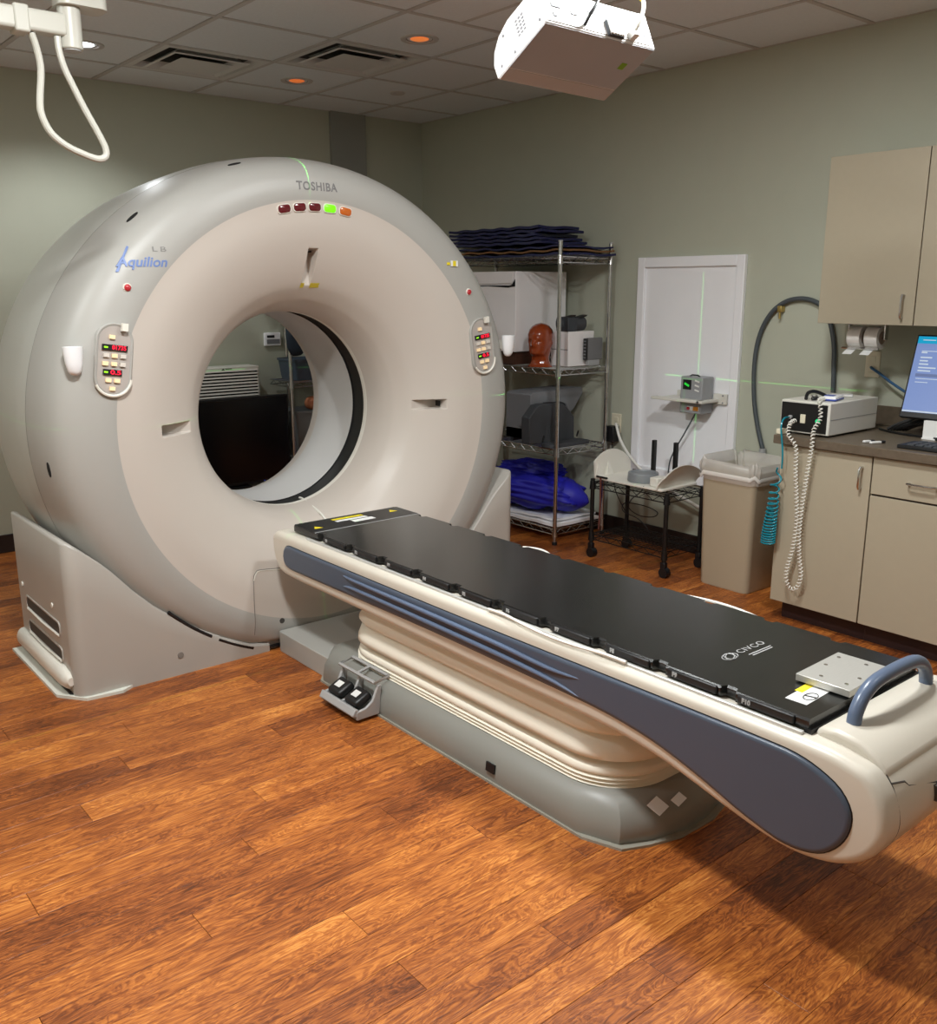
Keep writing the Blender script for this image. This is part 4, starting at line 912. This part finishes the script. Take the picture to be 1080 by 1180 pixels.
# ------------------------------------------------------------------ black wire cart with the headrest board
CXa, CXb, CYa, CYb = 1.875, 2.185, -2.405, -1.865
wc = thing('wire_cart', 'low black wire cart on casters under the white panel', 'cart', (2.03, -2.13, 0))
m_blackm = mat('black_epoxy', rgb(16, 16, 17), .4, var=.1)
shelving(wc, CXa, CXb, CYa, CYb, .462, [.14, .448], m_blackm, .0125, True)
hb = thing('headrest_board', 'white moulded headrest board with two curved wings on the cart', 'headrest', (2.03, -2.13, .4715))
m_hw = mat('moulded_white', rgb(226, 222, 212), .42, var=.02)
build('base', MB().prism(rrect(.16, .25, .02, 3, (2.03, -2.12)), 'z', .4715, .484), m_hw, hb, bevel=.004)
def wing(yb, sgn, h=.15, L=.32, x0=1.865, lean=.03):
    P = []; nu, nv = 24, 10
    for s in (0, 1):
        for j in range(nv):
            v = j/(nv-1)
            for i in range(nu):
                u = i/(nu-1); top = h*min(1, (math.sin(math.pi*min(1, .13+u*.80)))**.55)
                z = .480+top*v; y = yb+sgn*(lean*v**1.7)+sgn*s*.010; P.append((x0+L*u, y, z))
    k = nu*nv; f = []
    for j in range(nv-1):
        for i in range(nu-1): a = j*nu+i; f += [(a, a+1, a+nu+1, a+nu), (k+a, k+a+nu, k+a+nu+1, k+a+1)]
    for i in range(nu-1): a = (nv-1)*nu+i; f += [(a, a+1, k+a+1, k+a)]; f += [(i+1, i, k+i, k+i+1)]
    for j in range(nv-1): a = j*nu; f += [(a, a+nu, k+a+nu, k+a)]; a = j*nu+nu-1; f += [(a+nu, a, k+a, k+a+nu)]
    return MB().add(P, f)
build('wing', wing(-1.885, 1, .15, .31, 1.872, .006), m_hw, hb, ang=60); build('wing', wing(-2.335, -1, .125, .34, 1.86, .055), m_hw, hb, ang=60)
for x in (1.90, 1.985): build('rib', MB().loops([[(x-.028, -1.905, .484), (x+.028, -1.905, .484), (x+.028, -1.875, .484), (x-.028, -1.875, .484)], [(x-.004, -1.882, .565), (x+.004, -1.882, .565), (x+.004, -1.868, .565), (x-.004, -1.868, .565)]]), m_hw, hb, ang=60)
build('end_block', MB().box(1.90, 1.985, -2.315, -2.26, .484, .535), m_hw, hb, bevel=.006); build('end_block', MB().box(2.06, 2.15, -2.32, -2.25, .484, .53), m_hw, hb, bevel=.006)
for x in (1.868, 2.185):
    build('clamp_rail', MB().tube([(x, -1.895, .488), (x+.12, -1.90, .489)] if False else [(x, -1.90, .489), (x, -1.98, .489)], .006, 6), m_black, hb)
single('grey_disc', MB().lathe([(.07, .484), (.085, .485), (.088, .49), (.086, .53), (.084, .535), (.074, .535), (.07, .528), (.02, .528)], (1.985, -2.145, 0), 40), mat('disc_grey', rgb(132, 136, 140), .4), 'round grey plastic dish between the white headrest wings', 'dish', ang=40)
for (px, pt, pb), lab in (((754.5, 507, 546), 'black upright bar beside the grey dish'), ((779.5, 510, 541), 'black upright bar beside the curved wing')):
    q = pX(px, pt, 2.12); mb = MB().box(q.x-.011, q.x+.011, q.y-.011, q.y+.011, .4845, q.z)
    t = thing('upright_bar', lab, 'bar', (q.x, q.y, .4845), 'black bars standing on the headrest board'); build('bar', mb, m_blackm, t, bevel=.002); build('foot', MB().box(q.x-.02, q.x+.02, q.y-.016, q.y+.016, .4845, .492), m_blackm, t, bevel=.002)
st = smooth_path([(1.868, -1.93, .487), (1.864, -1.935, .45), (1.862, -1.938, .3), (1.865, -1.93, .18)], 6)
single('red_strap', MB().tube(st, .006, 6), mat('worn_red_strap', rgb(96, 52, 44), .6, var=.3, vs_=40), 'worn dark red strap hanging off the cart edge', 'strap')
# ------------------------------------------------------------------ wall laser on its bracket shelf
lz = thing('wall_laser', 'grey alignment laser box with a small green-lit screen on the white panel', 'laser', (2.33, -2.23, .92))
ly0, ly1 = -2.302, -2.152
m_laser = mat('laser_case', rgb(150, 151, 154), .45, var=.03)
build('case', MB().box(2.27, 2.375, ly0, ly1, .852, 1.058), m_laser, lz, bevel=.006)
sc = build('window', MB().box(2.2685, 2.272, ly1-.075, ly1-.018, .985, 1.040), m_black, lz); build('beam_glint', MB().obox((2.268, ly1-.045, 1.012), (.001, .034, .012), Matrix.Rotation(.4, 3, 'X')), mat('green_glint', rgb(40, 200, 60), .4, emis=.8), sc)
for k in range(3): build('vent', MB().obox((2.2685, ly0+.035, 1.035-k*.026), (.004, .03, .008), Matrix.Rotation(.25, 3, 'X')), m_lab, lz)
build('warning_plate', MB().box(2.2685, 2.271, ly0+.015, ly1-.055, .868, .892), m_lab, lz); build('knob', MB().cyl((2.272, ly0+.085, .880), (2.262, ly0+.085, .880), .009, 14), m_redb, lz); build('switch', MB().box(2.264, 2.271, ly0+.018, ly0+.052, .870, .892), mat('amber_switch', rgb(196, 128, 40), .4), lz)
build('top_handle', MB().tube([(2.30, ly0+.04, 1.057), (2.30, ly0+.055, 1.066), (2.30, ly0+.095, 1.066), (2.30, ly0+.11, 1.057)], .004, 6), m_black, lz)
ls = thing('laser_shelf', 'small white bracket shelf carrying the wall laser', 'shelf', (2.33, -2.2, .92))
build('ledge', MB().box(2.215, 2.268, -2.325, -1.985, .918, .934), m_equip, ls, bevel=.003); build('arm', MB().box(2.215, 2.372, -2.345, -2.305, .918, .934), m_equip, ls, bevel=.003); build('arm', MB().box(2.268, 2.372, -2.15, -2.03, .918, .934), m_equip, ls, bevel=.003)
for a, b in ((-2.395, -2.305), (-2.13, -2.05)):
    p_ = build('wall_plate', MB().box(2.372, 2.389, a, b, .905, .965), m_equip, ls, bevel=.003)
    for z in (.915, .955): build('screw', MB().cyl((2.373, (a+b)/2-.02, z), (2.3705, (a+b)/2-.02, z), .005, 10), m_mgrey, p_)
single('laser_cable', MB().tube(smooth_path([(2.33, -2.225, .853), (2.325, -2.21, .82), (2.33, -2.15, .72), (2.345, -2.07, .60), (2.36, -2.03, .52), (2.365, -2.02, .40), (2.36, -2.02, .2)], 8), .0045, 6), m_hose, 'thin grey cable dropping from the wall laser behind the cart', 'cable')
# outlets, plug and cords
def outlet(x, y0, y1, z0, z1, label, two=True):
    t = thing('wall_outlet', label, 'outlet', (x, (y0+y1)/2, (z0+z1)/2), 'wall outlets'); build('plate', MB().box(x-.006, x, y0, y1, z0, z1), m_ivory, t, bevel=.003)
    for k in (-1, 1): build('socket', MB().box(x-.0085, x-.005, (y0+y1)/2-.016, (y0+y1)/2+.016, (z0+z1)/2+k*.024-.014, (z0+z1)/2+k*.024+.014), m_ivory if two else m_mgrey, t, bevel=.002)
    return t
outlet(RW, -1.61, -1.53, .655, .775, 'ivory wall outlet between the wire shelving and the white panel')
ad = thing('power_adapter', 'black plug-in power adapter in the ivory outlet', 'power adapter', (2.36, -1.565, .66))
build('body', MB().box(2.335, 2.391, -1.60, -1.535, .60, .70), m_black, ad, bevel=.006); build('cord', MB().tube(smooth_path([(2.36, -1.57, .60), (2.365, -1.575, .5), (2.37, -1.6, .3), (2.37, -1.7, .16)], 6), .003, 6), m_cordk, ad)
single('white_power_cord', MB().tube(smooth_path([(2.39, -1.59, .70), (2.36, -1.60, .715), (2.345, -1.62, .70), (2.34, -1.66, .62), (2.34, -1.75, .52), (2.345, -1.9, .42), (2.35, -2.2, .32), (2.36, -2.45, .24), (2.36, -2.52, .20)], 8), .009, 8), m_cordw, 'thick white cord drooping from the outlet behind the cart', 'cord')
cpts = [(1.872, -2.245, .484), (1.90, -2.20, .44), (1.99, -2.06, .36), (2.02, -2.02, .30), (2.02, -2.10, .27), (2.02, -2.20, .28), (2.03, -2.22, .31), (2.03, -2.12, .33), (2.03, -1.98, .32), (2.03, -1.97, .27), (2.04, -2.08, .24), (2.06, -2.14, .18), (2.06, -2.14, .148)]
single('thin_black_cord', MB().tube(smooth_path(cpts, 8), .003, 6), m_cordk, 'thin black cord looped under the cart top', 'cord')
outlet(RW, -3.245, -3.17, 1.115, 1.245, 'white wall outlet with a blue cable under the tape rolls')
single('blue_cable', MB().tube(smooth_path([(2.389, -3.205, 1.165), (2.37, -3.22, 1.162), (2.355, -3.27, 1.14), (2.345, -3.34, 1.10), (2.34, -3.44, 1.05), (2.34, -3.56, 1.0)], 8), .0065, 8), mat('blue_cable', rgb(52, 92, 132), .4), 'blue network cable running from the outlet behind the monitor', 'cable')

# ------------------------------------------------------------------ grey hose arched over the wall
hz = thing('wall_hose', 'thick grey hose arching up the wall beside the cabinets', 'hose', (2.38, -2.8, .6))
hp_ = [(pX(x, y, 2.376)) for x, y in ((879, 517), (873, 490), (869, 455), (870, 415), (876, 385), (888, 362), (905, 348), (925, 344), (944, 350), (955, 365), (961, 395), (961, 425), (960, 455), (959, 470))]
build('hose', MB().tube(smooth_path(hp_, 6), .012, 12), m_hose, hz); build('fitting', MB().cyl(hp_[0], hp_[0]+Vector((0, 0, -.05)), .019, 12), m_lgrey, hz)
q = pX(901, 355, 2.384); build('clip', MB().box(2.36, 2.399, q.y-.012, q.y+.012, q.z-.02, q.z+.012), mat('brass_clip', rgb(190, 165, 100), .35, metal=.8), hz, bevel=.003)
build('clip_pin', MB().cyl((2.37, q.y, q.z-.02), (2.37, q.y, q.z-.055), .006, 10), MATS['brass_clip'], hz)

# ------------------------------------------------------------------ things on the counter
eb = thing('equipment_box', 'beige equipment box with a black front panel on the counter', 'device', (2.0, -3.22, .89))
ex0, ex1, ey0, ey1, ez0, ez1 = 1.792, 2.215, -3.345, -3.10, .899, 1.045
build('case', MB().box(ex0, ex1, ey0, ey1, ez0, ez1), m_equip, eb, bevel=.004)
build('front_panel', MB().box(ex0-.003, ex0+.004, ey0+.012, ey1-.006, ez0+.008, ez1-.010), mat('panel_black', rgb(14, 14, 15), .35), eb)
build('case_seam', MB().box(ex0+.01, ex1-.004, ey0-.0008, ey0+.002, .968, .970), m_mgrey, eb)
for x in (1.83, 2.17):
    for y in (ey0+.03, ey1-.03): build('foot', MB().cyl((x, y, .89), (x, y, .90), .012, 12), m_black, eb)
build('port', MB().cyl((ex0-.002, -3.155, .968), (ex0-.012, -3.155, .968), .009, 12), m_lgrey, eb); build('port', MB().box(ex0-.008, ex0, -3.23, -3.205, .945, .985), m_ivory, eb, bevel=.002)
build('port', MB().cyl((ex0-.002, -3.185, .955), (ex0-.010, -3.185, .955), .008, 12), m_black, eb)
build('indicator', MB().cyl((ex0-.002, -3.292, .962), (ex0-.010, -3.292, .962), .010, 14), mat('green_indicator', rgb(30, 210, 130), .3, emis=.5), eb)
pd = thing('handheld_remote', 'white handheld control with a blue edge on the equipment box', 'remote', (1.95, -3.25, 1.046))
build('case', MB().obox((1.93, -3.275, 1.057), (.13, .062, .018), Matrix.Rotation(.25, 3, 'Z')), m_white, pd, bevel=.005); build('band', MB().obox((1.93, -3.275, 1.051), (.132, .064, .008), Matrix.Rotation(.25, 3, 'Z')), mat('blue_band', rgb(60, 80, 170), .4), pd, bevel=.002); build('keypad', MB().obox((1.915, -3.27, 1.0668), (.05, .04, .002), Matrix.Rotation(.25, 3, 'Z')), mat('blue_keys', rgb(80, 100, 180), .4), pd)
cl = thing('black_clip', 'black spring clip lying on the equipment box', 'clip', (1.87, -3.21, 1.046))
build('jaw', MB().tube(smooth_path([(1.83, -3.20, 1.052), (1.86, -3.19, 1.075), (1.90, -3.20, 1.080), (1.95, -3.22, 1.062), (1.96, -3.225, 1.052)], 6), .008, 8), m_black, cl); build('spring', MB().tube([(1.835+.006*k, -3.232+.01*(k % 2), 1.053+.014*(k % 3 == 1)) for k in range(9)], .003, 6), m_chrome, cl); build('grip', MB().obox((1.86, -3.225, 1.054), (.05, .02, .014), Matrix.Rotation(.3, 3, 'Z')), m_black, cl, bevel=.003)
single('paper_slip', MB().obox((2.12, -3.24, 1.0505), (.07, .05, .008), Matrix.Rotation(.5, 3, 'Z')), m_lab, 'small folded white slip on the rear of the equipment box', 'paper', bevel=.002)
# coiled leads hanging over the counter edge
def pc_(x, y, X): return pX(x, y, X)
a = [Vector((1.778, -3.185, .955)), Vector((1.735, -3.188, .945)), Vector((1.700, -3.205, .90))]+[pX(x, y, 1.692) for x, y in ((917, 515), (917, 545), (918, 575), (918, 600), (914, 630), (907, 655), (906, 668), (911, 678), (919, 676), (923, 662), (921, 640), (921, 615), (924, 585), (928, 560), (932, 535), (936, 512))]+[Vector((1.72, -3.315, .93)), Vector((1.765, -3.315, .975)), Vector((1.775, -3.305, 1.03)), Vector((1.80, -3.285, 1.054)), Vector((1.85, -3.275, 1.058))]
single('coiled_cord', coil(a, .0078, 110, .0028, 6, 10), m_cordw, 'white coiled cord looping down the cabinet door from the equipment box', 'cord', ang=80)
b = [Vector((1.775, -3.155, .968)), Vector((1.73, -3.158, .965)), Vector((1.70, -3.165, .93))]+[pX(x, y, 1.695) for x, y in ((902, 520), (901, 540))]
tb = thing('teal_tube', 'transparent teal coiled air tube hanging beside the waste bin', 'tube', (1.69, -3.15, .4))
build('lead', MB().tube(smooth_path(b, 6), .004, 8), m_teal, tb)
b2_ = [pX(x, y, 1.69) for x, y in ((901, 540), (894, 556), (891, 580), (888, 600), (886, 615), (885, 625))]
P = smooth_path(b2_, 30); L_ = [0]
for u, v in zip(P, P[1:]): L_.append(L_[-1]+(v-u).length)
out = []; N = 17*14
for i in range(N+1):
    s_ = (i/N)**.5*L_[-1]; j = max(k for k in range(len(L_)-1) if L_[k] <= s_+1e-9); t_ = (s_-L_[j])/max(1e-9, L_[j+1]-L_[j]); p = P[j].lerp(P[j+1], min(1, t_)); a_ = 2*math.pi*i/14; rr_ = .022+.012*min(1, i/N*1.3)
    out.append(p+Vector((rr_*.55*math.sin(a_), rr_*math.cos(a_), .006*math.sin(a_))))
build('coil', MB().tube(out, .0042, 8), m_teal, tb, ang=80)
single('cork_block', MB().box(1.735, 1.775, -3.148, -3.118, .8905, .915), m_ivory, 'tiny ivory block on the counter corner beside the bin', 'block', bevel=.003)
# monitor, stand, keyboard, usb sticks, cable bundle
mo = thing('monitor', 'black-framed desktop monitor showing a pale blue screen on the counter', 'monitor', (2.2, -3.8, .89))
c0 = Vector((2.10, -3.505, .978)); tl = math.radians(15.5); U = Vector((math.sin(tl), 0, math.cos(tl))); V = Vector((.06, -1, 0)).normalized(); Nn = U.cross(V).normalized()
if Nn.x > 0: Nn = -Nn
def mp(v, u, d=0): return c0+V*v+U*u+Nn*d
def slab(name, v0, v1, u0, u1, d0, d1, m_, par=mo, bevel=0): return build(name, MB().loops([[mp(v0, u0, d0), mp(v1, u0, d0), mp(v1, u1, d0), mp(v0, u1, d0)], [mp(v0, u0, d1), mp(v1, u0, d1), mp(v1, u1, d1), mp(v0, u1, d1)]]), m_, par, bevel)
slab('housing', 0, .56, 0, .375, -.035, 0, m_black, bevel=.004)
m_scr = mat('screen_blue', rgb(138, 164, 226), .3, var=.03, vs_=3, emis=1, screen=True); m_scrt = mat('screen_cyan', rgb(0, 186, 236), .3, var=.02, emis=1, screen=True); m_scrw = mat('screen_white', rgb(225, 240, 255), .3, emis=1, screen=True); m_scrg = mat('screen_grey', rgb(112, 130, 180), .3, emis=1, screen=True)
scr = slab('screen', .008, .552, .026, .367, -.001, .0012, m_scr)
slab('title_bar', .008, .552, .335, .367, .001, .0018, m_scrt, scr); slab('status_bar', .008, .552, .027, .033, .001, .0018, m_scrw, scr)
for k, (v0, v1, u) in enumerate(((.035, .06, .292), (.035, .085, .270), (.035, .07, .255), (.035, .075, .240), (.035, .11, .224), (.035, .09, .210), (.035, .20, .176), (.035, .09, .160), (.035, .2, .300))):
    slab('text_line', v0, v1, u, u+.006 if k < 6 else u+.003, .001, .0018, m_scrw, scr)
slab('dark_row', .03, .3, .186, .200, .001, .0016, m_scrg, scr); slab('title_mark', .03, .085, .349, .353, .0017, .0022, m_scrw, scr)
build('stand_neck', MB().prism([(2.16, .895), (2.20, .895), (2.20, 1.1), (2.17, 1.1)], 'y', -3.84, -3.74), m_black, mo); build('stand_foot', MB().prism(rrect(.09, .13, .03, 5, (2.18, -3.79)), 'z', .8905, .903), m_black, mo, bevel=.003)
pt_ = thing('paper_tag', 'small stack of white paper slips standing under the monitor', 'paper', (2.12, -3.66, .89))
for k in range(3): build('slip', MB().obox((2.10+.008*k, -3.66, .932), (.002, .075, .082), Matrix.Rotation(.12, 3, 'Z')), m_lab, pt_)
build('slip_holder', MB().box(2.092, 2.13, -3.70, -3.62, .8905, .897), m_lab, pt_)
kb = thing('keyboard', 'black desktop keyboard lying below the monitor', 'keyboard', (1.88, -3.9, .89))
build('tray', MB().box(1.775, 1.93, -4.08, -3.665, .8905, .906), m_black, kb, bevel=.004)
for r_ in range(4):
    for k in range(10): build('key', MB().box(1.788+r_*.034, 1.815+r_*.034, -3.70-k*.036-.03, -3.70-k*.036, .906, .911), m_dgrey, kb)
for i, (x, y, m_, lab) in enumerate(((1.812, -3.515, m_lab, 'short white memory stick with a black cap on the counter'), (1.815, -3.553, m_lab, 'longer white memory stick on the counter'))):
    t = thing('memory_stick', lab, 'memory stick', (x, y, .8905), 'memory sticks on the counter'); M = Matrix.Rotation(-.35, 3, 'Z')
    build('body', MB().obox((x, y, .896), (.035+.02*i, .014, .009), M), m_, t, bevel=.002); build('cap', MB().obox(Vector((x, y, .896))+M@Vector((.028+.01*i, 0, 0)), (.02, .0155, .0105), M), m_black, t, bevel=.002)
cbun = thing('cable_bundle', 'tangled black cables lying behind the monitor stand', 'cables', (2.25, -3.5, .89))
for k in range(7):
    y_ = -3.42-.018*k; h_ = .05+.05*R3.random()
    build('cable', MB().tube(smooth_path([(2.22+.01*k, -3.40-.01*k, .897), (2.24, y_-.03, .897+h_*.6), (2.26, y_-.10, .90+h_), (2.27, y_-.19, .90+h_*.8), (2.28, y_-.30, .90)], 6), .0075, 7), m_cordk, cbun)
single('flat_cable', MB().tube(smooth_path([(2.225, -3.36, .8955), (2.18, -3.42, .8955), (2.14, -3.52, .8955), (2.13, -3.64, .8955), (2.14, -3.75, .8955), (2.10, -3.90, .8955)], 8), .0055, 6), m_cordk, 'black cable snaking flat along the back of the counter', 'cable')
# tape rolls hung under the wall cabinet
tr = thing('tape_holder', 'chrome holder with clear tape rolls under the wall cabinet', 'tape rolls', (2.2, -3.26, 1.38))
m_tape = mat('clear_tape', rgb(226, 222, 218), .12, var=.15, vs_=20, metal=.15)
for k, y in enumerate((-3.225, -3.31)):
    w_ = .062
    r_ = build('tape_roll', MB().loops([[(2.20+r__*math.cos(a), yy, 1.318+r__*math.sin(a)) for a in [2*math.pi*i/32 for i in range(32)]] for yy, r__ in ((y-w_/2, .03), (y-w_/2, .052), (y+w_/2, .052), (y+w_/2, .03), (y-w_/2, .03))], cap=False), m_tape, tr, ang=40)
    build('core', MB().cyl((2.20, y-w_/2-.002, 1.318), (2.20, y+w_/2+.002, 1.318), .029, 20), mat('tape_core', rgb(150, 132, 120), .6), r_)
    build('tape_end', MB().obox((2.135, y, 1.258), (.07, .045, .0015), Matrix.Rotation(-.45, 3, 'Y')), m_lab, r_)
build('axle', MB().cyl((2.20, -3.36, 1.318), (2.20, -3.18, 1.318), .006, 10), m_chrome, tr)
for y in (-3.358, -3.182): build('side_arm', MB().box(2.185, 2.215, y-.003, y+.003, 1.31, 1.3815), m_chrome, tr)
build('cutter', MB().obox((2.14, -3.27, 1.270), (.012, .18, .004), Matrix.Rotation(-.5, 3, 'Y')), m_chrome, tr); build('mount', MB().box(2.15, 2.25, -3.36, -3.18, 1.3775, 1.3815), m_chrome, tr)

# ------------------------------------------------------------------ projector hung from the ceiling
pr = thing('ceiling_projector', 'white box projector tilted down from its ceiling mount', 'projector', (-.001, -3.481, 2.161)); pr.rotation_mode = 'YXZ'; pr.rotation_euler = (math.radians(-27.1), math.radians(2.76), math.radians(-4.8))
Mp = Matrix.Rotation(math.radians(-4.8), 3, 'Z')@Matrix.Rotation(math.radians(-27.1), 3, 'X')@Matrix.Rotation(math.radians(2.76), 3, 'Y')
W2 = .20; m_pw = mat('projector_white', rgb(222, 220, 218), .4, var=.015)
prof_ = [(-.117, 0), (-.117, .115), (.02, .118), (.07, .105), (.105, .078), (.120, .045), (.117, 0)]
ca_ = build('case', MB().prism(prof_, 'x', -W2, W2), m_pw, pr, bevel=.004, local=True)
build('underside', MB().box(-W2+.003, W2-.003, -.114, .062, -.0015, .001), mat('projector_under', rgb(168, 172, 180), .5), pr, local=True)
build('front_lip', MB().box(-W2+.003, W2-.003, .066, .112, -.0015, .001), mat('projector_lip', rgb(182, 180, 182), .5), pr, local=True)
build('energy_label', MB().box(.135, .155, -.045, -.02, -.0025, -.001), mat('green_label', rgb(120, 170, 20), .5), pr, local=True)
for k in range(5):
    for j in range(3): build('side_vent', MB().box(-W2-.001, -W2+.003, -.045+j*.014, -.036+j*.014, .04+k*.011, .045+k*.011), m_mgrey, pr, local=True)
for y, z in ((-.10, .02), (-.10, .10), (.02, .015), (.05, .09), (.085, .02)): build('side_screw', MB().cyl((-W2+.001, y, z), (-W2-.002, y, z), .004, 10), m_mgrey, pr, local=True)
bk = build('connector_plate', MB().box(-W2+.012, W2-.012, -.1195, -.117, .008, .108), m_pw, pr, local=True)
build('heat_sink', MB().box(.02, .075, -.128, -.119, .004, .052), m_dgrey, bk, local=True)
for k in range(5): build('fin', MB().box(.023+k*.0105, .029+k*.0105, -.134, -.128, .006, .05), m_lab, bk, local=True)
for x, z, w_ in ((-.15, .06, .03), (-.16, .03, .012), (-.09, .05, .02), (-.02, .07, .03), (.14, .05, .018), (.17, .04, .012), (.165, .07, .02)): build('socket', MB().box(x-w_/2, x+w_/2, -.1215, -.119, z-.006, z+.006), m_mgrey, bk, local=True)
build('cable', MB().tube(smooth_path([(-.06, -.12, .02), (-.06, -.145, .03), (-.03, -.16, .07), (.02, -.15, .15), (.06, -.09, .24)], 8), .005, 7), m_cordk, pr, local=True, label='black lead')
build('cable', MB().tube(smooth_path([(.11, -.12, .02), (.11, -.15, .03), (.13, -.175, .08), (.13, -.17, .15), (.09, -.12, .22), (.06, -.06, .26)], 8), .006, 7), m_cordw, pr, local=True, label='white lead'); build('plug', MB().box(.10, .12, -.145, -.119, .008, .03), m_lab, pr, local=True); build('cable_tie', MB().tube(smooth_path([(.128, -.177, .1), (.126, -.16, .17), (.115, -.14, .20)], 6), .0075, 7), m_yel, pr, local=True)
iv = Mp.transposed(); rootp = Vector((-.001, -3.481, 2.161)); pz = iv@(Vector((.0, -3.47, 2.30))-rootp); pt2 = iv@(Vector((0, -3.47, 2.735))-rootp)
build('mount_pole', MB().cyl(pz, pt2, .02, 16), m_pw, pr, local=True); build('mount_plate', MB().cyl(iv@(Vector((0, -3.47, 2.715))-rootp), pt2, .07, 24), m_pw, pr, local=True)
build('mount_bracket', MB().box(-.07, .07, -.07, .07, .112, .135), m_pw, pr, bevel=.004, local=True); build('mount_knuckle', MB().box(-.03, .03, -.04, .04, .13, .18), m_pw, pr, bevel=.006, local=True)

# ------------------------------------------------------------------ white boom arm with a hanging cable loop
YB = -2.3
bm_ = thing('ceiling_boom', 'white jointed ceiling boom arm with a hanging cable loop', 'boom arm', (-1.04, YB, CEIL))
m_boom = mat('boom_white', rgb(184, 182, 172), .38, var=.01)
cb_ = pY(83, 58, YB); cx_ = cb_.x
build('column', MB().cyl((cx_, YB, cb_.z), (cx_, YB, CEIL-.004), .034, 28), m_boom, bm_, bevel=.004); build('column_end', MB().cyl((cx_, YB, cb_.z-.003), (cx_, YB, cb_.z+.002), .028, 24), m_lgrey, bm_)
kz = pY(85, 8, YB).z
build('joint', MB().prism(rrect(.075, .05, .03, 5, (cx_+.035, YB)), 'z', kz-.005, kz+.12), m_boom, bm_, bevel=.012, seg=3)
build('ceiling_plate', MB().cyl((cx_, YB, CEIL-.03), (cx_, YB, CEIL-.0036), .10, 32), m_boom, bm_, bevel=.005)
az0, az1 = pY(40, 38, YB).z, pY(40, 12, YB).z
build('arm', MB().box(cx_-.95, cx_-.015, YB-.03, YB+.03, az0, az1), m_boom, bm_, bevel=.010, seg=3)
s0 = pY(22, 25, YB).x; build('arm_sleeve', MB().box(s0-.022, s0+.022, YB-.035, YB+.035, az0-.008, az1+.006), m_boom, bm_, bevel=.006)
lp_ = [pY(x, y, YB-.01) for x, y in ((36, 38), (42, 55), (47, 80), (46, 115), (48, 132), (58, 152), (75, 167), (95, 177), (112, 183), (121, 181), (122, 172), (114, 155), (100, 130), (86, 103), (74, 78), (68, 58), (66, 42))]
build('cable_loop', MB().tube(smooth_path(lp_, 6), .0105, 10), m_boom, bm_)

# ------------------------------------------------------------------ line lasers: real light fanned into thin planes
def line_laser(loc, n, power, cover, name, eps=.0008, spread=2.6, parent=None):
    l = bpy.data.lights.new(name, 'SPOT'); l.energy = power; l.shadow_soft_size = .0005; l.color = (.15, 1, .12); l.spot_size = spread; l.spot_blend = .15; l.use_nodes = True
    nt = l.node_tree; e = nt.nodes['Emission']; g = nt.nodes.new('ShaderNodeNewGeometry'); tot = None
    for k in n:
        d = nt.nodes.new('ShaderNodeVectorMath'); d.operation = 'DOT_PRODUCT'; d.inputs[1].default_value = k; nt.links.new(g.outputs['Incoming'], d.inputs[0])
        a = nt.nodes.new('ShaderNodeMath'); a.operation = 'ABSOLUTE'; nt.links.new(d.outputs['Value'], a.inputs[0]); c = nt.nodes.new('ShaderNodeMath'); c.operation = 'LESS_THAN'; c.inputs[1].default_value = eps; nt.links.new(a.outputs[0], c.inputs[0])
        if tot is None: tot = c.outputs[0]
        else: q = nt.nodes.new('ShaderNodeMath'); q.operation = 'MAXIMUM'; nt.links.new(tot, q.inputs[0]); nt.links.new(c.outputs[0], q.inputs[1]); tot = q.outputs[0]
    nt.links.new(tot, e.inputs['Strength'])
    o = bpy.data.objects.new(name, l); COL.objects.link(o); o.location = loc; o.rotation_euler = Vector(cover).to_track_quat('-Z', 'Y').to_euler()
    return o
LY, LZ = -2.18, 1.045
line_laser((-3.15, LY, LZ), ((0, 0, 1), (0, 1, 0)), 1000, (5.55, -.35, .05), 'left_wall_laser_beam', eps=.0004, spread=.24)
line_laser((-3.15, LY, LZ), ((0, 0, 1),), 110, (1, 0, 0), 'left_wall_laser_side_beam', spread=2.0)
line_laser((2.255, LY, LZ-.02), ((0, 0, 1),), 160, (-1, 0, 0), 'right_wall_laser_beam', spread=2.9)
line_laser((-.02, LY, 2.66), ((1, 0, 0), (0, 1, 0)), 420, (0, 0, -1), 'ceiling_laser_beam', spread=1.5)
t = thing('ceiling_laser', 'small white alignment laser box on the ceiling above the couch', 'laser', (-.02, LY, CEIL)); build('case', MB().box(-.10, .06, LY-.05, LY+.05, 2.67, CEIL-.0065), m_equip, t, bevel=.005); build('window', MB().box(-.04, 0, LY-.02, LY+.02, 2.668, 2.671), m_black, t)
t = thing('wall_laser', 'grey alignment laser box on the wall opposite the white panel', 'laser', (LW, LY, LZ)); build('case', MB().box(LW, -3.17, LY-.08, LY+.08, LZ-.12, LZ+.10), m_laser, t, bevel=.005); build('window', MB().box(-3.171, -3.168, LY-.03, LY+.03, LZ-.03, LZ+.03), m_black, t)
